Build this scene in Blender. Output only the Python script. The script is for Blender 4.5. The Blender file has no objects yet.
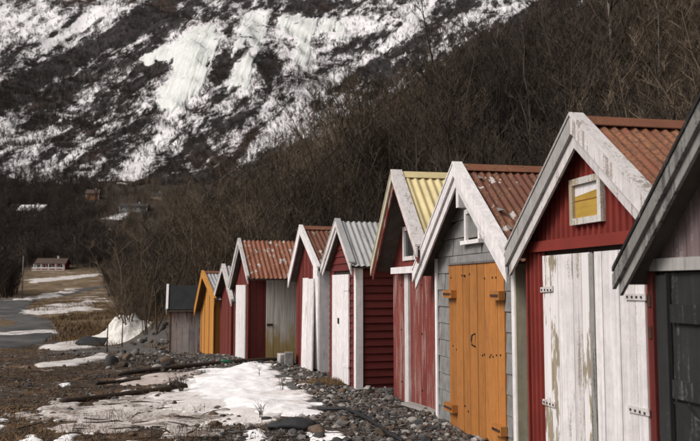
import bpy, math, random
import numpy as np
from mathutils import Vector

random.seed(7)
rng = np.random.default_rng(11)
scene = bpy.context.scene
col = scene.collection
R = math.radians

# ------------------------------------------------------------------ camera
FPX, HORIZ, EYE = 780.0, 285.0, 1.7            # focal length in photo pixels, horizon row, eye height
PITCH = math.atan((HORIZ - 220.5) / FPX)
cam_d = bpy.data.cameras.new('camera')
cam_d.sensor_width = 36.0
cam_d.lens = FPX / 700.0 * 36.0
cam_d.clip_start, cam_d.clip_end = 0.1, 5000
cam_d.dof.use_dof = True
cam_d.dof.focus_distance = 9.0
cam_d.dof.aperture_fstop = 3.0
cam = bpy.data.objects.new('camera', cam_d)
cam.location = (0, 0, EYE)
cam.rotation_euler = (math.pi / 2 + PITCH, 0, 0)
col.objects.link(cam)
scene.camera = cam

# ------------------------------------------------------------------ sky, sun, exposure
SUN_EL, SUN_AZ = R(42), R(-118)                 # azimuth clockwise from +Y: from the left, a little behind the camera
world = bpy.data.worlds.new('World')
scene.world = world
world.use_nodes = True
wn = world.node_tree
bg = wn.nodes['Background']
sky = wn.nodes.new('ShaderNodeTexSky')
sky.sky_type = 'NISHITA'
sky.sun_disc = False
sky.sun_elevation = SUN_EL
sky.sun_rotation = SUN_AZ
sky.air_density, sky.dust_density, sky.ozone_density = 1.0, 6.0, 0.6
hs = wn.nodes.new('ShaderNodeHueSaturation')    # overcast: the cloud takes most of the blue out of the light
hs.inputs['Saturation'].default_value = 0.10
wn.links.new(sky.outputs[0], hs.inputs['Color'])
wn.links.new(hs.outputs[0], bg.inputs[0])
bg.inputs[1].default_value = 0.062
sun_d = bpy.data.lights.new('sun', 'SUN')
sun_d.energy = 1.5
sun_d.angle = R(25)
sun_d.color = (1.0, 0.92, 0.88)
sun = bpy.data.objects.new('sun', sun_d)
col.objects.link(sun)
sd = Vector((math.sin(SUN_AZ) * math.cos(SUN_EL), math.cos(SUN_AZ) * math.cos(SUN_EL), math.sin(SUN_EL)))
sun.rotation_euler = sd.to_track_quat('Z', 'Y').to_euler()
sun.location = (0, 0, 60)
vs = scene.view_settings
vs.view_transform, vs.look, vs.exposure, vs.gamma = 'Standard', 'None', 0.58, 1.0
vs.use_curve_mapping = False


# ------------------------------------------------------------------ numbers: pixels, noise, terrain
def ray(u, v):
    x, y = (u - 350.0) / FPX, (220.5 - v) / FPX
    c, s = math.cos(PITCH), math.sin(PITCH)
    return np.array([x, c - y * s, s + y * c])


def _hash(ix, iy, seed):
    h = (ix.astype(np.int64) * 374761393 + iy.astype(np.int64) * 668265263 + seed * 974634213) & 0xffffffff
    h = ((h ^ (h >> 13)) * 1274126177) & 0xffffffff
    h = (h ^ (h >> 16)) & 0xffffffff
    return h.astype(np.float64) / 4294967295.0


def vnoise(x, y, seed=0):
    x, y = np.asarray(x, float), np.asarray(y, float)
    fx, fy = np.floor(x), np.floor(y)
    tx, ty = x - fx, y - fy
    tx, ty = tx * tx * (3 - 2 * tx), ty * ty * (3 - 2 * ty)
    a, b = _hash(fx, fy, seed), _hash(fx + 1, fy, seed)
    c, d = _hash(fx, fy + 1, seed), _hash(fx + 1, fy + 1, seed)
    return (a * (1 - tx) + b * tx) * (1 - ty) + (c * (1 - tx) + d * tx) * ty


def fbm(x, y, seed=0, octaves=4):
    x, y = np.asarray(x, float), np.asarray(y, float)
    s, a, n = 0.0, 0.5, 0.0
    for o in range(octaves):
        s = s + a * vnoise(x * 2 ** o + 17.3 * o, y * 2 ** o - 9.1 * o, seed + o)
        n += a
        a *= 0.5
    return s / n


def sstep(a, b, x):
    t = np.clip((np.asarray(x, float) - a) / (b - a), 0, 1)
    return t * t * (3 - 2 * t)


YP = np.array([-40, 5, 10, 13, 18, 21, 25, 30, 45, 70, 100, 130, 160, 190, 240, 290, 380, 470, 600], float)
ZP = np.array([0.1, 0.1, 0.05, -0.02, -0.03, -0.18, -0.42, -0.52, -0.42, 0.0, 0.5, 1.4, 2.6, 3.8, 6.0, 15, 36, 62, 105], float)
FY = np.array([-60, 0, 10, 18, 24, 26, 27.6, 30, 40, 60, 100, 140, 200, 600], float)
FX = np.array([40, 11, 6.6, 2.8, -1.0, -3.0, -7.6, -8.9, -11.2, -16.8, -30, -43, -62, -205], float)
RY = np.array([-20, 5, 9.8, 13, 17.7, 20.5, 24.5, 30, 60], float)
RX = np.array([7.0, 1.9, 1.08, 0.1, -1.2, -3.0, -5.6, -9.0, -22], float)


def foot_x(y):
    return np.interp(y, FY, FX)


def row_x(y):
    return np.interp(y, RY, RX)


def terr(x, y):
    x, y = np.asarray(x, float), np.asarray(y, float)
    z = np.interp(y, YP, ZP)
    left = np.clip(row_x(y) - 1.2 - x, 0, 12)
    z = z - 0.018 * left * sstep(40, 20, y)
    s = x - foot_x(y)
    sm = np.sqrt(np.maximum(s, 0) ** 2 + 9.0) - 3.0
    hz = np.interp(np.minimum(y, 100.0), YP, ZP) + sm * 0.50
    z = np.where(s > 0, np.maximum(z, hz), z)   # the wooded slope rises out of the valley floor
    z = z + 0.75 * sstep(-.2, 2.0, s) * sstep(26.9, 28.4, y) * sstep(75, 45, y)     # stony bank beyond the last boathouse
    far = sstep(15, 60, np.hypot(x, y))
    z = z + (fbm(x * 0.5, y * 0.5, 3) - 0.5) * (0.12 + 0.25 * far) + (fbm(x * 2.2, y * 2.2, 5, 3) - 0.5) * 0.07
    z = z + (fbm(x * 0.05, y * 0.05, 9) - 0.5) * sstep(0, 40, s) * np.minimum(0.045 * np.hypot(x, y), 12)
    z = z + (fbm(x * 0.06, y * 0.06, 31) - 0.5) * sstep(250, 320, y) * 7
    return z


def tz(x, y):
    return float(terr(np.array([x]), np.array([y]))[0])


def hit(u, v, tmax=900):
    d = ray(u, v)
    t = np.concatenate([np.arange(4, 60, 0.02), np.arange(60, tmax, 0.5)])
    below = EYE + d[2] * t <= terr(d[0] * t, d[1] * t)
    i = int(np.argmax(below)) if below.any() else len(t) - 1
    return d[0] * t[i], d[1] * t[i], EYE + d[2] * t[i]


def at_depth(u, v, Y):
    d = ray(u, v)
    t = Y / d[1]
    return d[0] * t, Y, EYE + d[2] * t


# ------------------------------------------------------------------ materials
class NT:
    def __init__(self, name):
        self.m = bpy.data.materials.new(name)
        self.m.use_nodes = True
        self.t = self.m.node_tree
        self.b = self.t.nodes['Principled BSDF']
        self.b.inputs['Specular IOR Level'].default_value = 0.25

    def n(self, typ, **kw):
        nd = self.t.nodes.new(typ)
        for k, v in kw.items():
            setattr(nd, k, v)
        return nd

    def put(self, sock, v):
        if hasattr(v, 'is_output'):
            self.t.links.new(v, sock)
        else:
            if sock.type == 'RGBA' and len(v) == 3:
                v = (*v, 1)
            sock.default_value = v

    def math(self, op, a, b=0.0, clamp=False):
        nd = self.n('ShaderNodeMath', operation=op, use_clamp=clamp)
        self.put(nd.inputs[0], a)
        self.put(nd.inputs[1], b)
        return nd.outputs[0]

    def coords(self, scale=(1, 1, 1), rnd=0.0, kind='Object'):
        tc = self.n('ShaderNodeTexCoord').outputs[kind]
        if rnd:
            oi = self.n('ShaderNodeObjectInfo').outputs['Random']
            cx = self.n('ShaderNodeCombineXYZ')
            self.put(cx.inputs[0], self.math('MULTIPLY', oi, rnd))
            self.put(cx.inputs[1], self.math('MULTIPLY', oi, rnd * 1.7))
            self.put(cx.inputs[2], self.math('MULTIPLY', oi, rnd * 2.3))
            ad = self.n('ShaderNodeVectorMath', operation='ADD')
            self.put(ad.inputs[0], tc)
            self.put(ad.inputs[1], cx.outputs[0])
            tc = ad.outputs[0]
        ml = self.n('ShaderNodeVectorMath', operation='MULTIPLY')
        self.put(ml.inputs[0], tc)
        ml.inputs[1].default_value = scale
        return ml.outputs[0]

    def noise(self, vec, scale=1.0, detail=4.0, rough=0.55):
        nd = self.n('ShaderNodeTexNoise')
        self.put(nd.inputs['Vector'], vec)
        nd.inputs['Scale'].default_value = scale
        nd.inputs['Detail'].default_value = detail
        nd.inputs['Roughness'].default_value = rough
        return nd.outputs['Fac']

    def ramp(self, fac, a, b, lo=0.0, hi=1.0):
        nd = self.n('ShaderNodeMapRange', interpolation_type='SMOOTHSTEP')
        self.put(nd.inputs[0], fac)
        nd.inputs[1].default_value, nd.inputs[2].default_value = a, b
        nd.inputs[3].default_value, nd.inputs[4].default_value = lo, hi
        return nd.outputs[0]

    def mix(self, fac, a, b, blend='MIX'):
        nd = self.n('ShaderNodeMix', data_type='RGBA', blend_type=blend)
        self.put(nd.inputs[0], fac)
        self.put(nd.inputs[6], a)
        self.put(nd.inputs[7], b)
        return nd.outputs[2]

    def value(self, colr, val):
        nd = self.n('ShaderNodeHueSaturation')
        self.put(nd.inputs['Color'], colr)
        self.put(nd.inputs['Value'], val)
        return nd.outputs[0]

    def attr(self, name):
        return self.n('ShaderNodeAttribute', attribute_name=name)

    def bump(self, h, strength=0.4, dist=0.01):
        nd = self.n('ShaderNodeBump')
        nd.inputs['Strength'].default_value = strength
        nd.inputs['Distance'].default_value = dist
        self.put(nd.inputs['Height'], h)
        self.put(self.b.inputs['Normal'], nd.outputs[0])

    def done(self, colr, rough=0.8, spec=None):
        self.put(self.b.inputs['Base Color'], colr)
        self.put(self.b.inputs['Roughness'], rough)
        if spec is not None:
            self.b.inputs['Specular IOR Level'].default_value = spec
        return self.m


def painted_wood(name, paint, wood, wear=0.3, axis='z', var=0.22, dirt=(0.10, 0.085, 0.065), dirt_amt=0.35):
    k = NT(name)
    st = {'z': (34, 34, 1.3), 'x': (1.3, 34, 34), 'y': (34, 1.3, 34)}[axis]
    st2 = {'z': (5, 5, 1.0), 'x': (1.0, 5, 5), 'y': (5, 1.0, 5)}[axis]
    g = k.noise(k.coords(st, 31), 1, 6, 0.65)
    p = k.noise(k.coords(st2, 57), 1, 5, 0.65)
    f = k.noise(k.coords((55, 55, 55), 11), 1, 4, 0.7)
    rnd = k.n('ShaderNodeObjectInfo').outputs['Random']
    pc = k.value(paint, k.math('ADD', k.ramp(p, 0.25, 0.75, 1 - var, 1 + var * 0.4), k.math('MULTIPLY', k.math('SUBTRACT', rnd, 0.5), var)))
    pc = k.value(pc, k.ramp(g, 0.25, 0.75, 0.80, 1.12))
    pc = k.value(pc, k.ramp(k.noise(k.coords((9, 9, 9), 71), 1, 5, 0.7), 0.3, 0.7, 0.90, 1.08))
    pc = k.mix(k.math('MULTIPLY', k.ramp(k.math('ADD', k.math('MULTIPLY', p, 0.7), k.math('MULTIPLY', g, 0.3)), 0.46, 0.72), dirt_amt), pc, dirt)
    wc = k.mix(k.ramp(g, 0.3, 0.7), tuple(c * 0.6 for c in wood), wood)
    w = k.math('ADD', k.math('MULTIPLY', g, 0.40), k.math('ADD', k.math('MULTIPLY', p, 0.42), k.math('MULTIPLY', f, 0.18)))
    th = 0.665 - 0.30 * wear
    mask = k.ramp(w, th, th + 0.065)
    c = k.mix(k.math('MULTIPLY', mask, 0.9), pc, wc)
    sc = {'z': (70, 70, 0.9), 'x': (0.9, 70, 70), 'y': (70, 0.9, 70)}[axis]
    cr = k.ramp(k.noise(k.coords(sc, 83), 1, 3, 0.6), 0.67, 0.72)
    c = k.mix(k.math('MULTIPLY', cr, min(0.75, 0.25 + wear)), c, tuple(v_ * 0.22 for v_ in wood))
    k.bump(k.math('SUBTRACT', k.math('MULTIPLY', g, 0.6), k.math('ADD', k.math('MULTIPLY', mask, 0.4), cr)), 0.5, 0.006)
    return k.done(c, k.ramp(mask, 0, 1, 0.66, 0.9))


def rust_metal(name, paint, rust, dark, amount=0.5, bare=(0.42, 0.42, 0.41), bare_amt=0.0):
    k = NT(name)
    a = k.noise(k.coords((1.6, 9, 1.6), 23), 1, 6, 0.65)
    b = k.noise(k.coords((2.2, 2.2, 2.2), 41), 1, 5, 0.6)
    c3 = k.noise(k.coords((38, 38, 38), 5), 1, 3)
    w = k.math('ADD', k.math('MULTIPLY', a, 0.5), k.math('ADD', k.math('MULTIPLY', b, 0.38), k.math('MULTIPLY', c3, 0.12)))
    th = 0.70 - 0.4 * amount
    rc = k.mix(k.ramp(c3, 0.3, 0.7), rust, dark)
    c = k.mix(k.ramp(w, th, th + 0.10), paint, rc)
    c = k.value(c, k.ramp(b, 0.2, 0.8, 0.78, 1.2))
    if bare_amt:
        b2 = k.noise(k.coords((5, 5, 5), 77), 1, 6, 0.7)
        t2 = 0.68 - 0.25 * bare_amt
        c = k.mix(k.ramp(b2, t2, t2 + 0.03), c, bare)
    k.bump(w, 0.3, 0.004)
    return k.done(c, 0.72, 0.3)


def plain(name, colr, rough=0.8, var=0.25, scale=9.0, bump=0.3, rnd=40, metallic=0.0):
    k = NT(name)
    n = k.noise(k.coords((scale,) * 3, rnd), 1, 5, 0.6)
    c = k.value(colr, k.ramp(n, 0.2, 0.8, 1 - var, 1 + var))
    k.bump(n, bump, 0.01)
    k.b.inputs['Metallic'].default_value = metallic
    return k.done(c, rough)


M = {}
WOODG = (0.26, 0.235, 0.21)
M['red'] = painted_wood('red_paint', (0.185, 0.036, 0.027), (0.20, 0.12, 0.10), 0.28, dirt=(0.06, 0.022, 0.02), dirt_amt=.6)
M['red_worn'] = painted_wood('red_paint_worn', (0.20, 0.040, 0.031), (0.34, 0.225, 0.195), 0.56, dirt=(0.07, 0.022, 0.02), dirt_amt=.6)
M['red_h'] = painted_wood('red_paint_boards', (0.125, 0.022, 0.019), (0.12, 0.055, 0.05), 0.16, axis='y', dirt=(0.05, 0.012, 0.012))
M['red_hx'] = painted_wood('red_paint_boards_front', (0.14, 0.025, 0.021), (0.13, 0.06, 0.055), 0.16, axis='x', dirt=(0.05, 0.012, 0.012))
M['red_dark'] = painted_wood('dark_red_paint', (0.12, 0.023, 0.019), (0.10, 0.045, 0.04), 0.25, dirt=(0.035, 0.010, 0.010))
M['white'] = painted_wood('white_paint', (0.76, 0.72, 0.715), (0.28, 0.25, 0.23), 0.36, dirt=(0.47, 0.42, 0.39), var=.14)
M['white_clean'] = painted_wood('white_paint_fresh', (0.79, 0.75, 0.745), (0.36, 0.32, 0.29), 0.16, dirt=(0.52, 0.47, 0.43), var=0.1)
M['white_worn'] = painted_wood('white_paint_flaking', (0.66, 0.62, 0.605), (0.29, 0.25, 0.22), 0.48, dirt=(0.40, 0.345, 0.30))
def peeled(name, paint, under, th=0.50):
    k = NT(name)
    g = k.noise(k.coords((34, 34, 1.3), 31), 1, 6, 0.65)
    b = k.noise(k.coords((7, 7, 2.1), 13), 1, 6, 0.6)
    w = k.math('ADD', k.math('MULTIPLY', b, 0.75), k.math('MULTIPLY', g, 0.25))
    m = k.ramp(w, th, th + 0.035)
    u_ = k.mix(k.ramp(g, 0.3, 0.7), tuple(c * 0.6 for c in under), under)
    k.bump(k.math('SUBTRACT', k.math('MULTIPLY', g, 0.4), m), 0.5, 0.006)
    return k.done(k.mix(m, k.value(paint, k.ramp(g, 0.2, 0.8, 0.85, 1.05)), u_), 0.8)


M['white_patch'] = peeled('white_paint_fallen_off', (0.75, 0.71, 0.705), (0.36, 0.30, 0.21), 0.53)
M['white_peel'] = painted_wood('white_paint_peeled', (0.70, 0.68, 0.64), (0.36, 0.28, 0.18), 0.66, dirt=(0.40, 0.33, 0.22))
M['grey_barge'] = painted_wood('grey_weathered_wood', (0.43, 0.41, 0.39), (0.22, 0.205, 0.19), 0.42, dirt=(0.18, 0.165, 0.15))
M['grey_dark'] = painted_wood('dark_grey_weathered_wood', (0.28, 0.268, 0.25), (0.09, 0.085, 0.08), 0.56, dirt=(0.08, 0.076, 0.07), dirt_amt=.7)
M['cream'] = painted_wood('cream_paint', (0.62, 0.56, 0.42), (0.30, 0.25, 0.18), 0.28, dirt=(0.36, 0.29, 0.16))
M['olive_white'] = painted_wood('stained_white_post', (0.50, 0.45, 0.33), (0.32, 0.27, 0.16), 0.40, dirt=(0.30, 0.24, 0.12))
M['orange'] = painted_wood('orange_paint', (0.45, 0.18, 0.045), (0.25, 0.125, 0.06), 0.34, dirt=(0.17, 0.072, 0.028), var=0.30, dirt_amt=.7)
M['orange_dark'] = painted_wood('orange_paint_stained', (0.36, 0.14, 0.03), (0.15, 0.06, 0.03), 0.3, dirt=(0.14, 0.05, 0.02))
M['yellow'] = painted_wood('yellow_ochre_paint', (0.56, 0.26, 0.06), (0.35, 0.17, 0.06), 0.18, dirt=(0.32, 0.13, 0.03))
M['ochre_pane'] = painted_wood('ochre_board', (0.46, 0.29, 0.055), (0.35, 0.22, 0.05), 0.10, axis='x', dirt=(0.30, 0.19, 0.05))
M['grey_wood'] = painted_wood('grey_planks', (0.19, 0.175, 0.165), (0.09, 0.075, 0.07), 0.5, dirt=(0.09, 0.05, 0.045), var=0.35)
M['grey_red_wood'] = painted_wood('grey_planks_red_traces', (0.42, 0.37, 0.345), (0.17, 0.06, 0.05), 0.5, dirt=(0.13, 0.06, 0.05), var=0.35)
M['purple_wood'] = painted_wood('faded_maroon_planks', (0.19, 0.14, 0.14), (0.40, 0.36, 0.35), 0.5, dirt=(0.10, 0.07, 0.07), var=0.3)
M['dark_wood'] = painted_wood('dark_weathered_planks', (0.030, 0.030, 0.030), (0.135, 0.125, 0.115), 0.47, dirt=(0.016, 0.016, 0.016), var=0.4, dirt_amt=.7)
M['core'] = plain('inner_wall_wood', (0.045, 0.032, 0.026), 0.9)
M['deck'] = plain('roof_boards', (0.10, 0.085, 0.07), 0.9)
M['slate'] = plain('grey_cement_tile', (0.205, 0.20, 0.19), 0.85, 0.28, 7.0, 0.35)
M['iron'] = plain('rusty_iron', (0.055, 0.028, 0.018), 0.75, 0.5, 30)
M['black'] = plain('black_iron', (0.02, 0.02, 0.021), 0.6, 0.3, 30)
M['roof_rust'] = rust_metal('rusted_roofing', (0.20, 0.076, 0.042), (0.27, 0.118, 0.056), (0.10, 0.050, 0.034), 0.62)
M['roof_red'] = rust_metal('red_flaking_roofing', (0.155, 0.058, 0.038), (0.23, 0.10, 0.05), (0.075, 0.04, 0.03), 0.66, (0.45, 0.40, 0.37), 0.34)
M['roof_patch'] = rust_metal('rusted_galvanised_roofing', (0.27, 0.11, 0.065), (0.22, 0.075, 0.035), (0.10, 0.04, 0.025), 0.55, (0.40, 0.38, 0.35), 0.42)
M['roof_yellow'] = rust_metal('pale_yellow_roofing', (0.60, 0.50, 0.27), (0.36, 0.19, 0.07), (0.2, 0.09, 0.03), 0.2)
M['roof_grey'] = rust_metal('grey_roofing', (0.36, 0.36, 0.36), (0.28, 0.275, 0.27), (0.18, 0.18, 0.18), 0.45)
M['roof_black'] = plain('black_roofing_felt', (0.018, 0.019, 0.02), 0.85, 0.3, 3.0)
M['red_metal'] = rust_metal('red_painted_metal', (0.185, 0.026, 0.019), (0.12, 0.024, 0.018), (0.06, 0.02, 0.016), 0.35)
M['concrete'] = plain('pale_concrete', (0.42, 0.40, 0.37), 0.9, 0.25, 8)
M['glass'] = plain('dark_window_glass', (0.03, 0.035, 0.035), 0.12, 0.2, 2, 0.02)
M['hose'] = plain('black_rubber', (0.02, 0.02, 0.022), 0.55, 0.2, 20)


# ------------------------------------------------------------------ mesh helpers
class MB:
    def __init__(self):
        self.v, self.f = [], []

    def add(self, vs_, fs_):
        b = len(self.v)
        self.v += [tuple(p) for p in vs_]
        self.f += [tuple(b + i for i in f) for f in fs_]
        return self

    def xz(self, poly, y0, y1):
        """polygon in x, z (counter-clockwise seen from -y) extruded from y0 to y1"""
        n = len(poly)
        vs_ = [(x, y0, z) for x, z in poly] + [(x, y1, z) for x, z in poly]
        return self.add(vs_, [tuple(range(n)), tuple(range(2 * n - 1, n - 1, -1))] +
                        [(i, n + i, n + (i + 1) % n, (i + 1) % n) for i in range(n)])

    def yz(self, poly, x0, x1):
        n = len(poly)
        vs_ = [(x1, y, z) for y, z in poly] + [(x0, y, z) for y, z in poly]
        return self.add(vs_, [tuple(range(n)), tuple(range(2 * n - 1, n - 1, -1))] +
                        [(i, n + i, n + (i + 1) % n, (i + 1) % n) for i in range(n)])

    def box(self, x0, x1, y0, y1, z0, z1):
        return self.xz([(x0, z0), (x1, z0), (x1, z1), (x0, z1)], y0, y1)

    def tube(self, pts, rad, sides=8):
        pts = [Vector(p) for p in pts]
        n = len(pts)
        rad = rad if hasattr(rad, '__len__') else [rad] * n
        vs_, fs_ = [], []
        for i, p in enumerate(pts):
            d = (pts[min(i + 1, n - 1)] - pts[max(i - 1, 0)]).normalized()
            a = d.orthogonal().normalized() if abs(d.z) > 0.9 else d.cross(Vector((0, 0, 1))).normalized()
            b = d.cross(a)
            for k in range(sides):
                w = 2 * math.pi * k / sides
                vs_.append(tuple(p + (a * math.cos(w) + b * math.sin(w)) * rad[i]))
        for i in range(n - 1):
            for k in range(sides):
                k2 = (k + 1) % sides
                fs_.append((i * sides + k, i * sides + k2, (i + 1) * sides + k2, (i + 1) * sides + k))
        fs_.append(tuple(range(sides - 1, -1, -1)))
        fs_.append(tuple((n - 1) * sides + k for k in range(sides)))
        return self.add(vs_, fs_)

    def build(self, name, mat, parent=None, smooth=False, loc=None):
        me = bpy.data.meshes.new(name)
        me.from_pydata(self.v, [], self.f)
        if smooth:
            me.polygons.foreach_set('use_smooth', [True] * len(me.polygons))
        me.materials.append(mat if not isinstance(mat, str) else M[mat])
        o = bpy.data.objects.new(name, me)
        col.objects.link(o)
        if parent:
            o.parent = parent
        if loc:
            o.location = loc
        return o


def tag(o, label=None, cat=None, group=None, kind=None):
    if label:
        o['label'] = label
    if cat:
        o['category'] = cat
    if group:
        o['group'] = group
    if kind:
        o['kind'] = kind
    return o


def empty(name, loc, rz=0.0):
    o = bpy.data.objects.new(name, None)
    o.location = loc
    o.rotation_euler = (0, 0, rz)
    o.empty_display_size = 0.3
    col.objects.link(o)
    return o


def np_mesh(name, verts, faces, mat, smooth=True, parent=None):
    """faces: int array (n, 3 or 4)"""
    verts, faces = np.asarray(verts, np.float32), np.asarray(faces, np.int32)
    me = bpy.data.meshes.new(name)
    n, k = faces.shape
    me.vertices.add(len(verts))
    me.vertices.foreach_set('co', verts.ravel())
    me.loops.add(n * k)
    me.loops.foreach_set('vertex_index', faces.ravel())
    me.polygons.add(n)
    me.polygons.foreach_set('loop_start', np.arange(0, n * k, k, dtype=np.int32))
    me.polygons.foreach_set('loop_total', np.full(n, k, np.int32))
    me.polygons.foreach_set('use_smooth', np.full(n, smooth, bool))
    me.update(calc_edges=True)
    me.materials.append(mat if not isinstance(mat, str) else M[mat])
    o = bpy.data.objects.new(name, me)
    col.objects.link(o)
    if parent:
        o.parent = parent
    return o


def set_attr(o, name, vals):
    a = o.data.attributes.new(name, 'FLOAT', 'POINT')
    a.data.foreach_set('value', np.asarray(vals, np.float32).ravel())


def grid_faces(nx, ny):
    i = np.arange(nx * ny).reshape(ny, nx)
    return np.stack([i[:-1, :-1], i[:-1, 1:], i[1:, 1:], i[1:, :-1]], -1).reshape(-1, 4)


# ------------------------------------------------------------------ ground
def spaced(lo, hi, centre, step, grow, n_in):
    """fine steps round the centre that widen outwards"""
    out = [centre]
    s, x = step, centre
    k = 0
    while x < hi:
        x += s
        out.append(min(x, hi))
        k += 1
        if k > n_in:
            s *= grow
    s, x, k = step, centre, 0
    while x > lo:
        x -= s
        out.append(max(x, lo))
        k += 1
        if k > n_in:
            s *= grow
    return np.array(sorted(set(out)))


gx = spaced(-480, 520, -1.5, 0.09, 1.045, 55)
gy = spaced(-30, 540, 12.0, 0.10, 1.040, 75)
GX, GY = np.meshgrid(gx, gy)
GZ = terr(GX, GY)


def ground_material():
    k = NT('ground')
    P = k.coords((1, 1, 1))
    n1 = k.noise(P, 1.3, 6, 0.6)
    n2 = k.noise(P, 14, 5, 0.65)
    n3 = k.noise(P, 60, 3, 0.6)
    vo = k.n('ShaderNodeTexVoronoi')
    k.put(vo.inputs['Vector'], P)
    vo.inputs['Scale'].default_value = 26
    grav = k.mix(k.ramp(n3, 0.35, 0.65), (0.060, 0.056, 0.052), (0.175, 0.165, 0.155))
    grav = k.mix(k.ramp(n1, 0.52, 0.72), grav, (0.085, 0.062, 0.042))
    earth = k.mix(k.ramp(n2, 0.35, 0.68), (0.024, 0.018, 0.014), (0.105, 0.074, 0.052))
    earth = k.mix(k.ramp(n1, 0.50, 0.66), earth, (0.125, 0.074, 0.043))
    earth = k.mix(k.ramp(k.noise(P, 3.4, 7, 0.7), 0.58, 0.66), earth, (0.27, 0.225, 0.195))
    litter = k.mix(k.ramp(n2, 0.35, 0.7), (0.022, 0.017, 0.013), (0.075, 0.055, 0.038))
    n4 = k.noise(k.coords((0.12, 0.12, 0.12)), 1, 8, 0.7)
    litter = k.mix(k.ramp(n4, 0.69, 0.72), litter, (0.55, 0.54, 0.53))
    field = k.mix(k.ramp(k.noise(k.coords((0.5, 0.16, 1)), 1, 8, 0.7), 0.35, 0.65), (0.08, 0.054, 0.033), (0.205, 0.145, 0.085))
    field = k.mix(k.ramp(k.noise(k.coords((0.22, 0.10, 1)), 1, 8, 0.72), 0.56, 0.63), field, (0.42, 0.35, 0.30))
    c = k.mix(k.attr('gravel').outputs['Fac'], earth, grav)
    c = k.mix(k.attr('field').outputs['Fac'], c, field)
    c = k.mix(k.attr('hill').outputs['Fac'], c, litter)
    sn = k.math('ADD', k.attr('snow').outputs['Fac'], k.math('MULTIPLY', k.math('SUBTRACT', k.noise(k.coords((0.35, 1.0, 0.35)), 1, 5, 0.65), 0.5), 0.9))
    c = k.mix(k.ramp(sn, 0.47, 0.56), c, (0.66, 0.645, 0.63))
    k.bump(k.math('ADD', k.math('MULTIPLY', n2, 0.6), k.math('MULTIPLY', n3, 0.4)), 0.7, 0.05)
    return k.done(c, 0.92, 0.15)


M['ground'] = ground_material()
ground = np_mesh('ground', np.stack([GX, GY, GZ], -1).reshape(-1, 3), grid_faces(len(gx), len(gy)), 'ground')
tag(ground, 'stony shore ground with brown grass rising to a wooded slope', 'ground', kind='structure')
d_left = row_x(GY) - GX
edge = (fbm(GX * 0.6, GY * 0.6, 77) - 0.5) * 2.4
set_attr(ground, 'gravel', sstep(3.4, 2.2, d_left + edge - 0.10 * np.clip(13 - GY, 0, 6)) * sstep(33, 28, GY))
hillw = sstep(-1.0, 2.5, GX - foot_x(GY) + edge)
set_attr(ground, 'hill', np.maximum(hillw, sstep(232, 250, GY)))
def _proj(x, y, z):
    c, s_ = math.cos(PITCH), math.sin(PITCH)
    f = np.maximum(y * c + (z - EYE) * s_, 1.0)
    return 350 + FPX * x / f, 220.5 - FPX * (-y * s_ + (z - EYE) * c) / f


gu, gv = _proj(GX, GY, GZ)
fs = np.zeros(GX.shape)
for cu, cv, ru, rv, am in ((122, 213, 16, 2.2, .75), (112, 219, 18, 1.8, .7), (104, 229, 14, 2.2, .65), (90, 212, 8, 2, .5), (128, 223, 8, 1.5, .5), (84, 234, 10, 2, .45), (190, 207, 14, 1.5, .6)):
    fs += am * np.exp(-((gu - cu) / ru) ** 2 - ((gv - cv) / rv) ** 2) * (GY > 230)
set_attr(ground, 'snow', fs)
set_attr(ground, 'field', sstep(33, 44, GY) * (1 - hillw))


# ------------------------------------------------------------------ boathouses
def shed_frame(u, Y, yaw):
    x, y, _ = at_depth(u, HORIZ, Y)
    yw = R(yaw)
    return np.array([x, y]), np.array([math.sin(yw), -math.cos(yw)]), np.array([math.cos(yw), math.sin(yw)])


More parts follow.
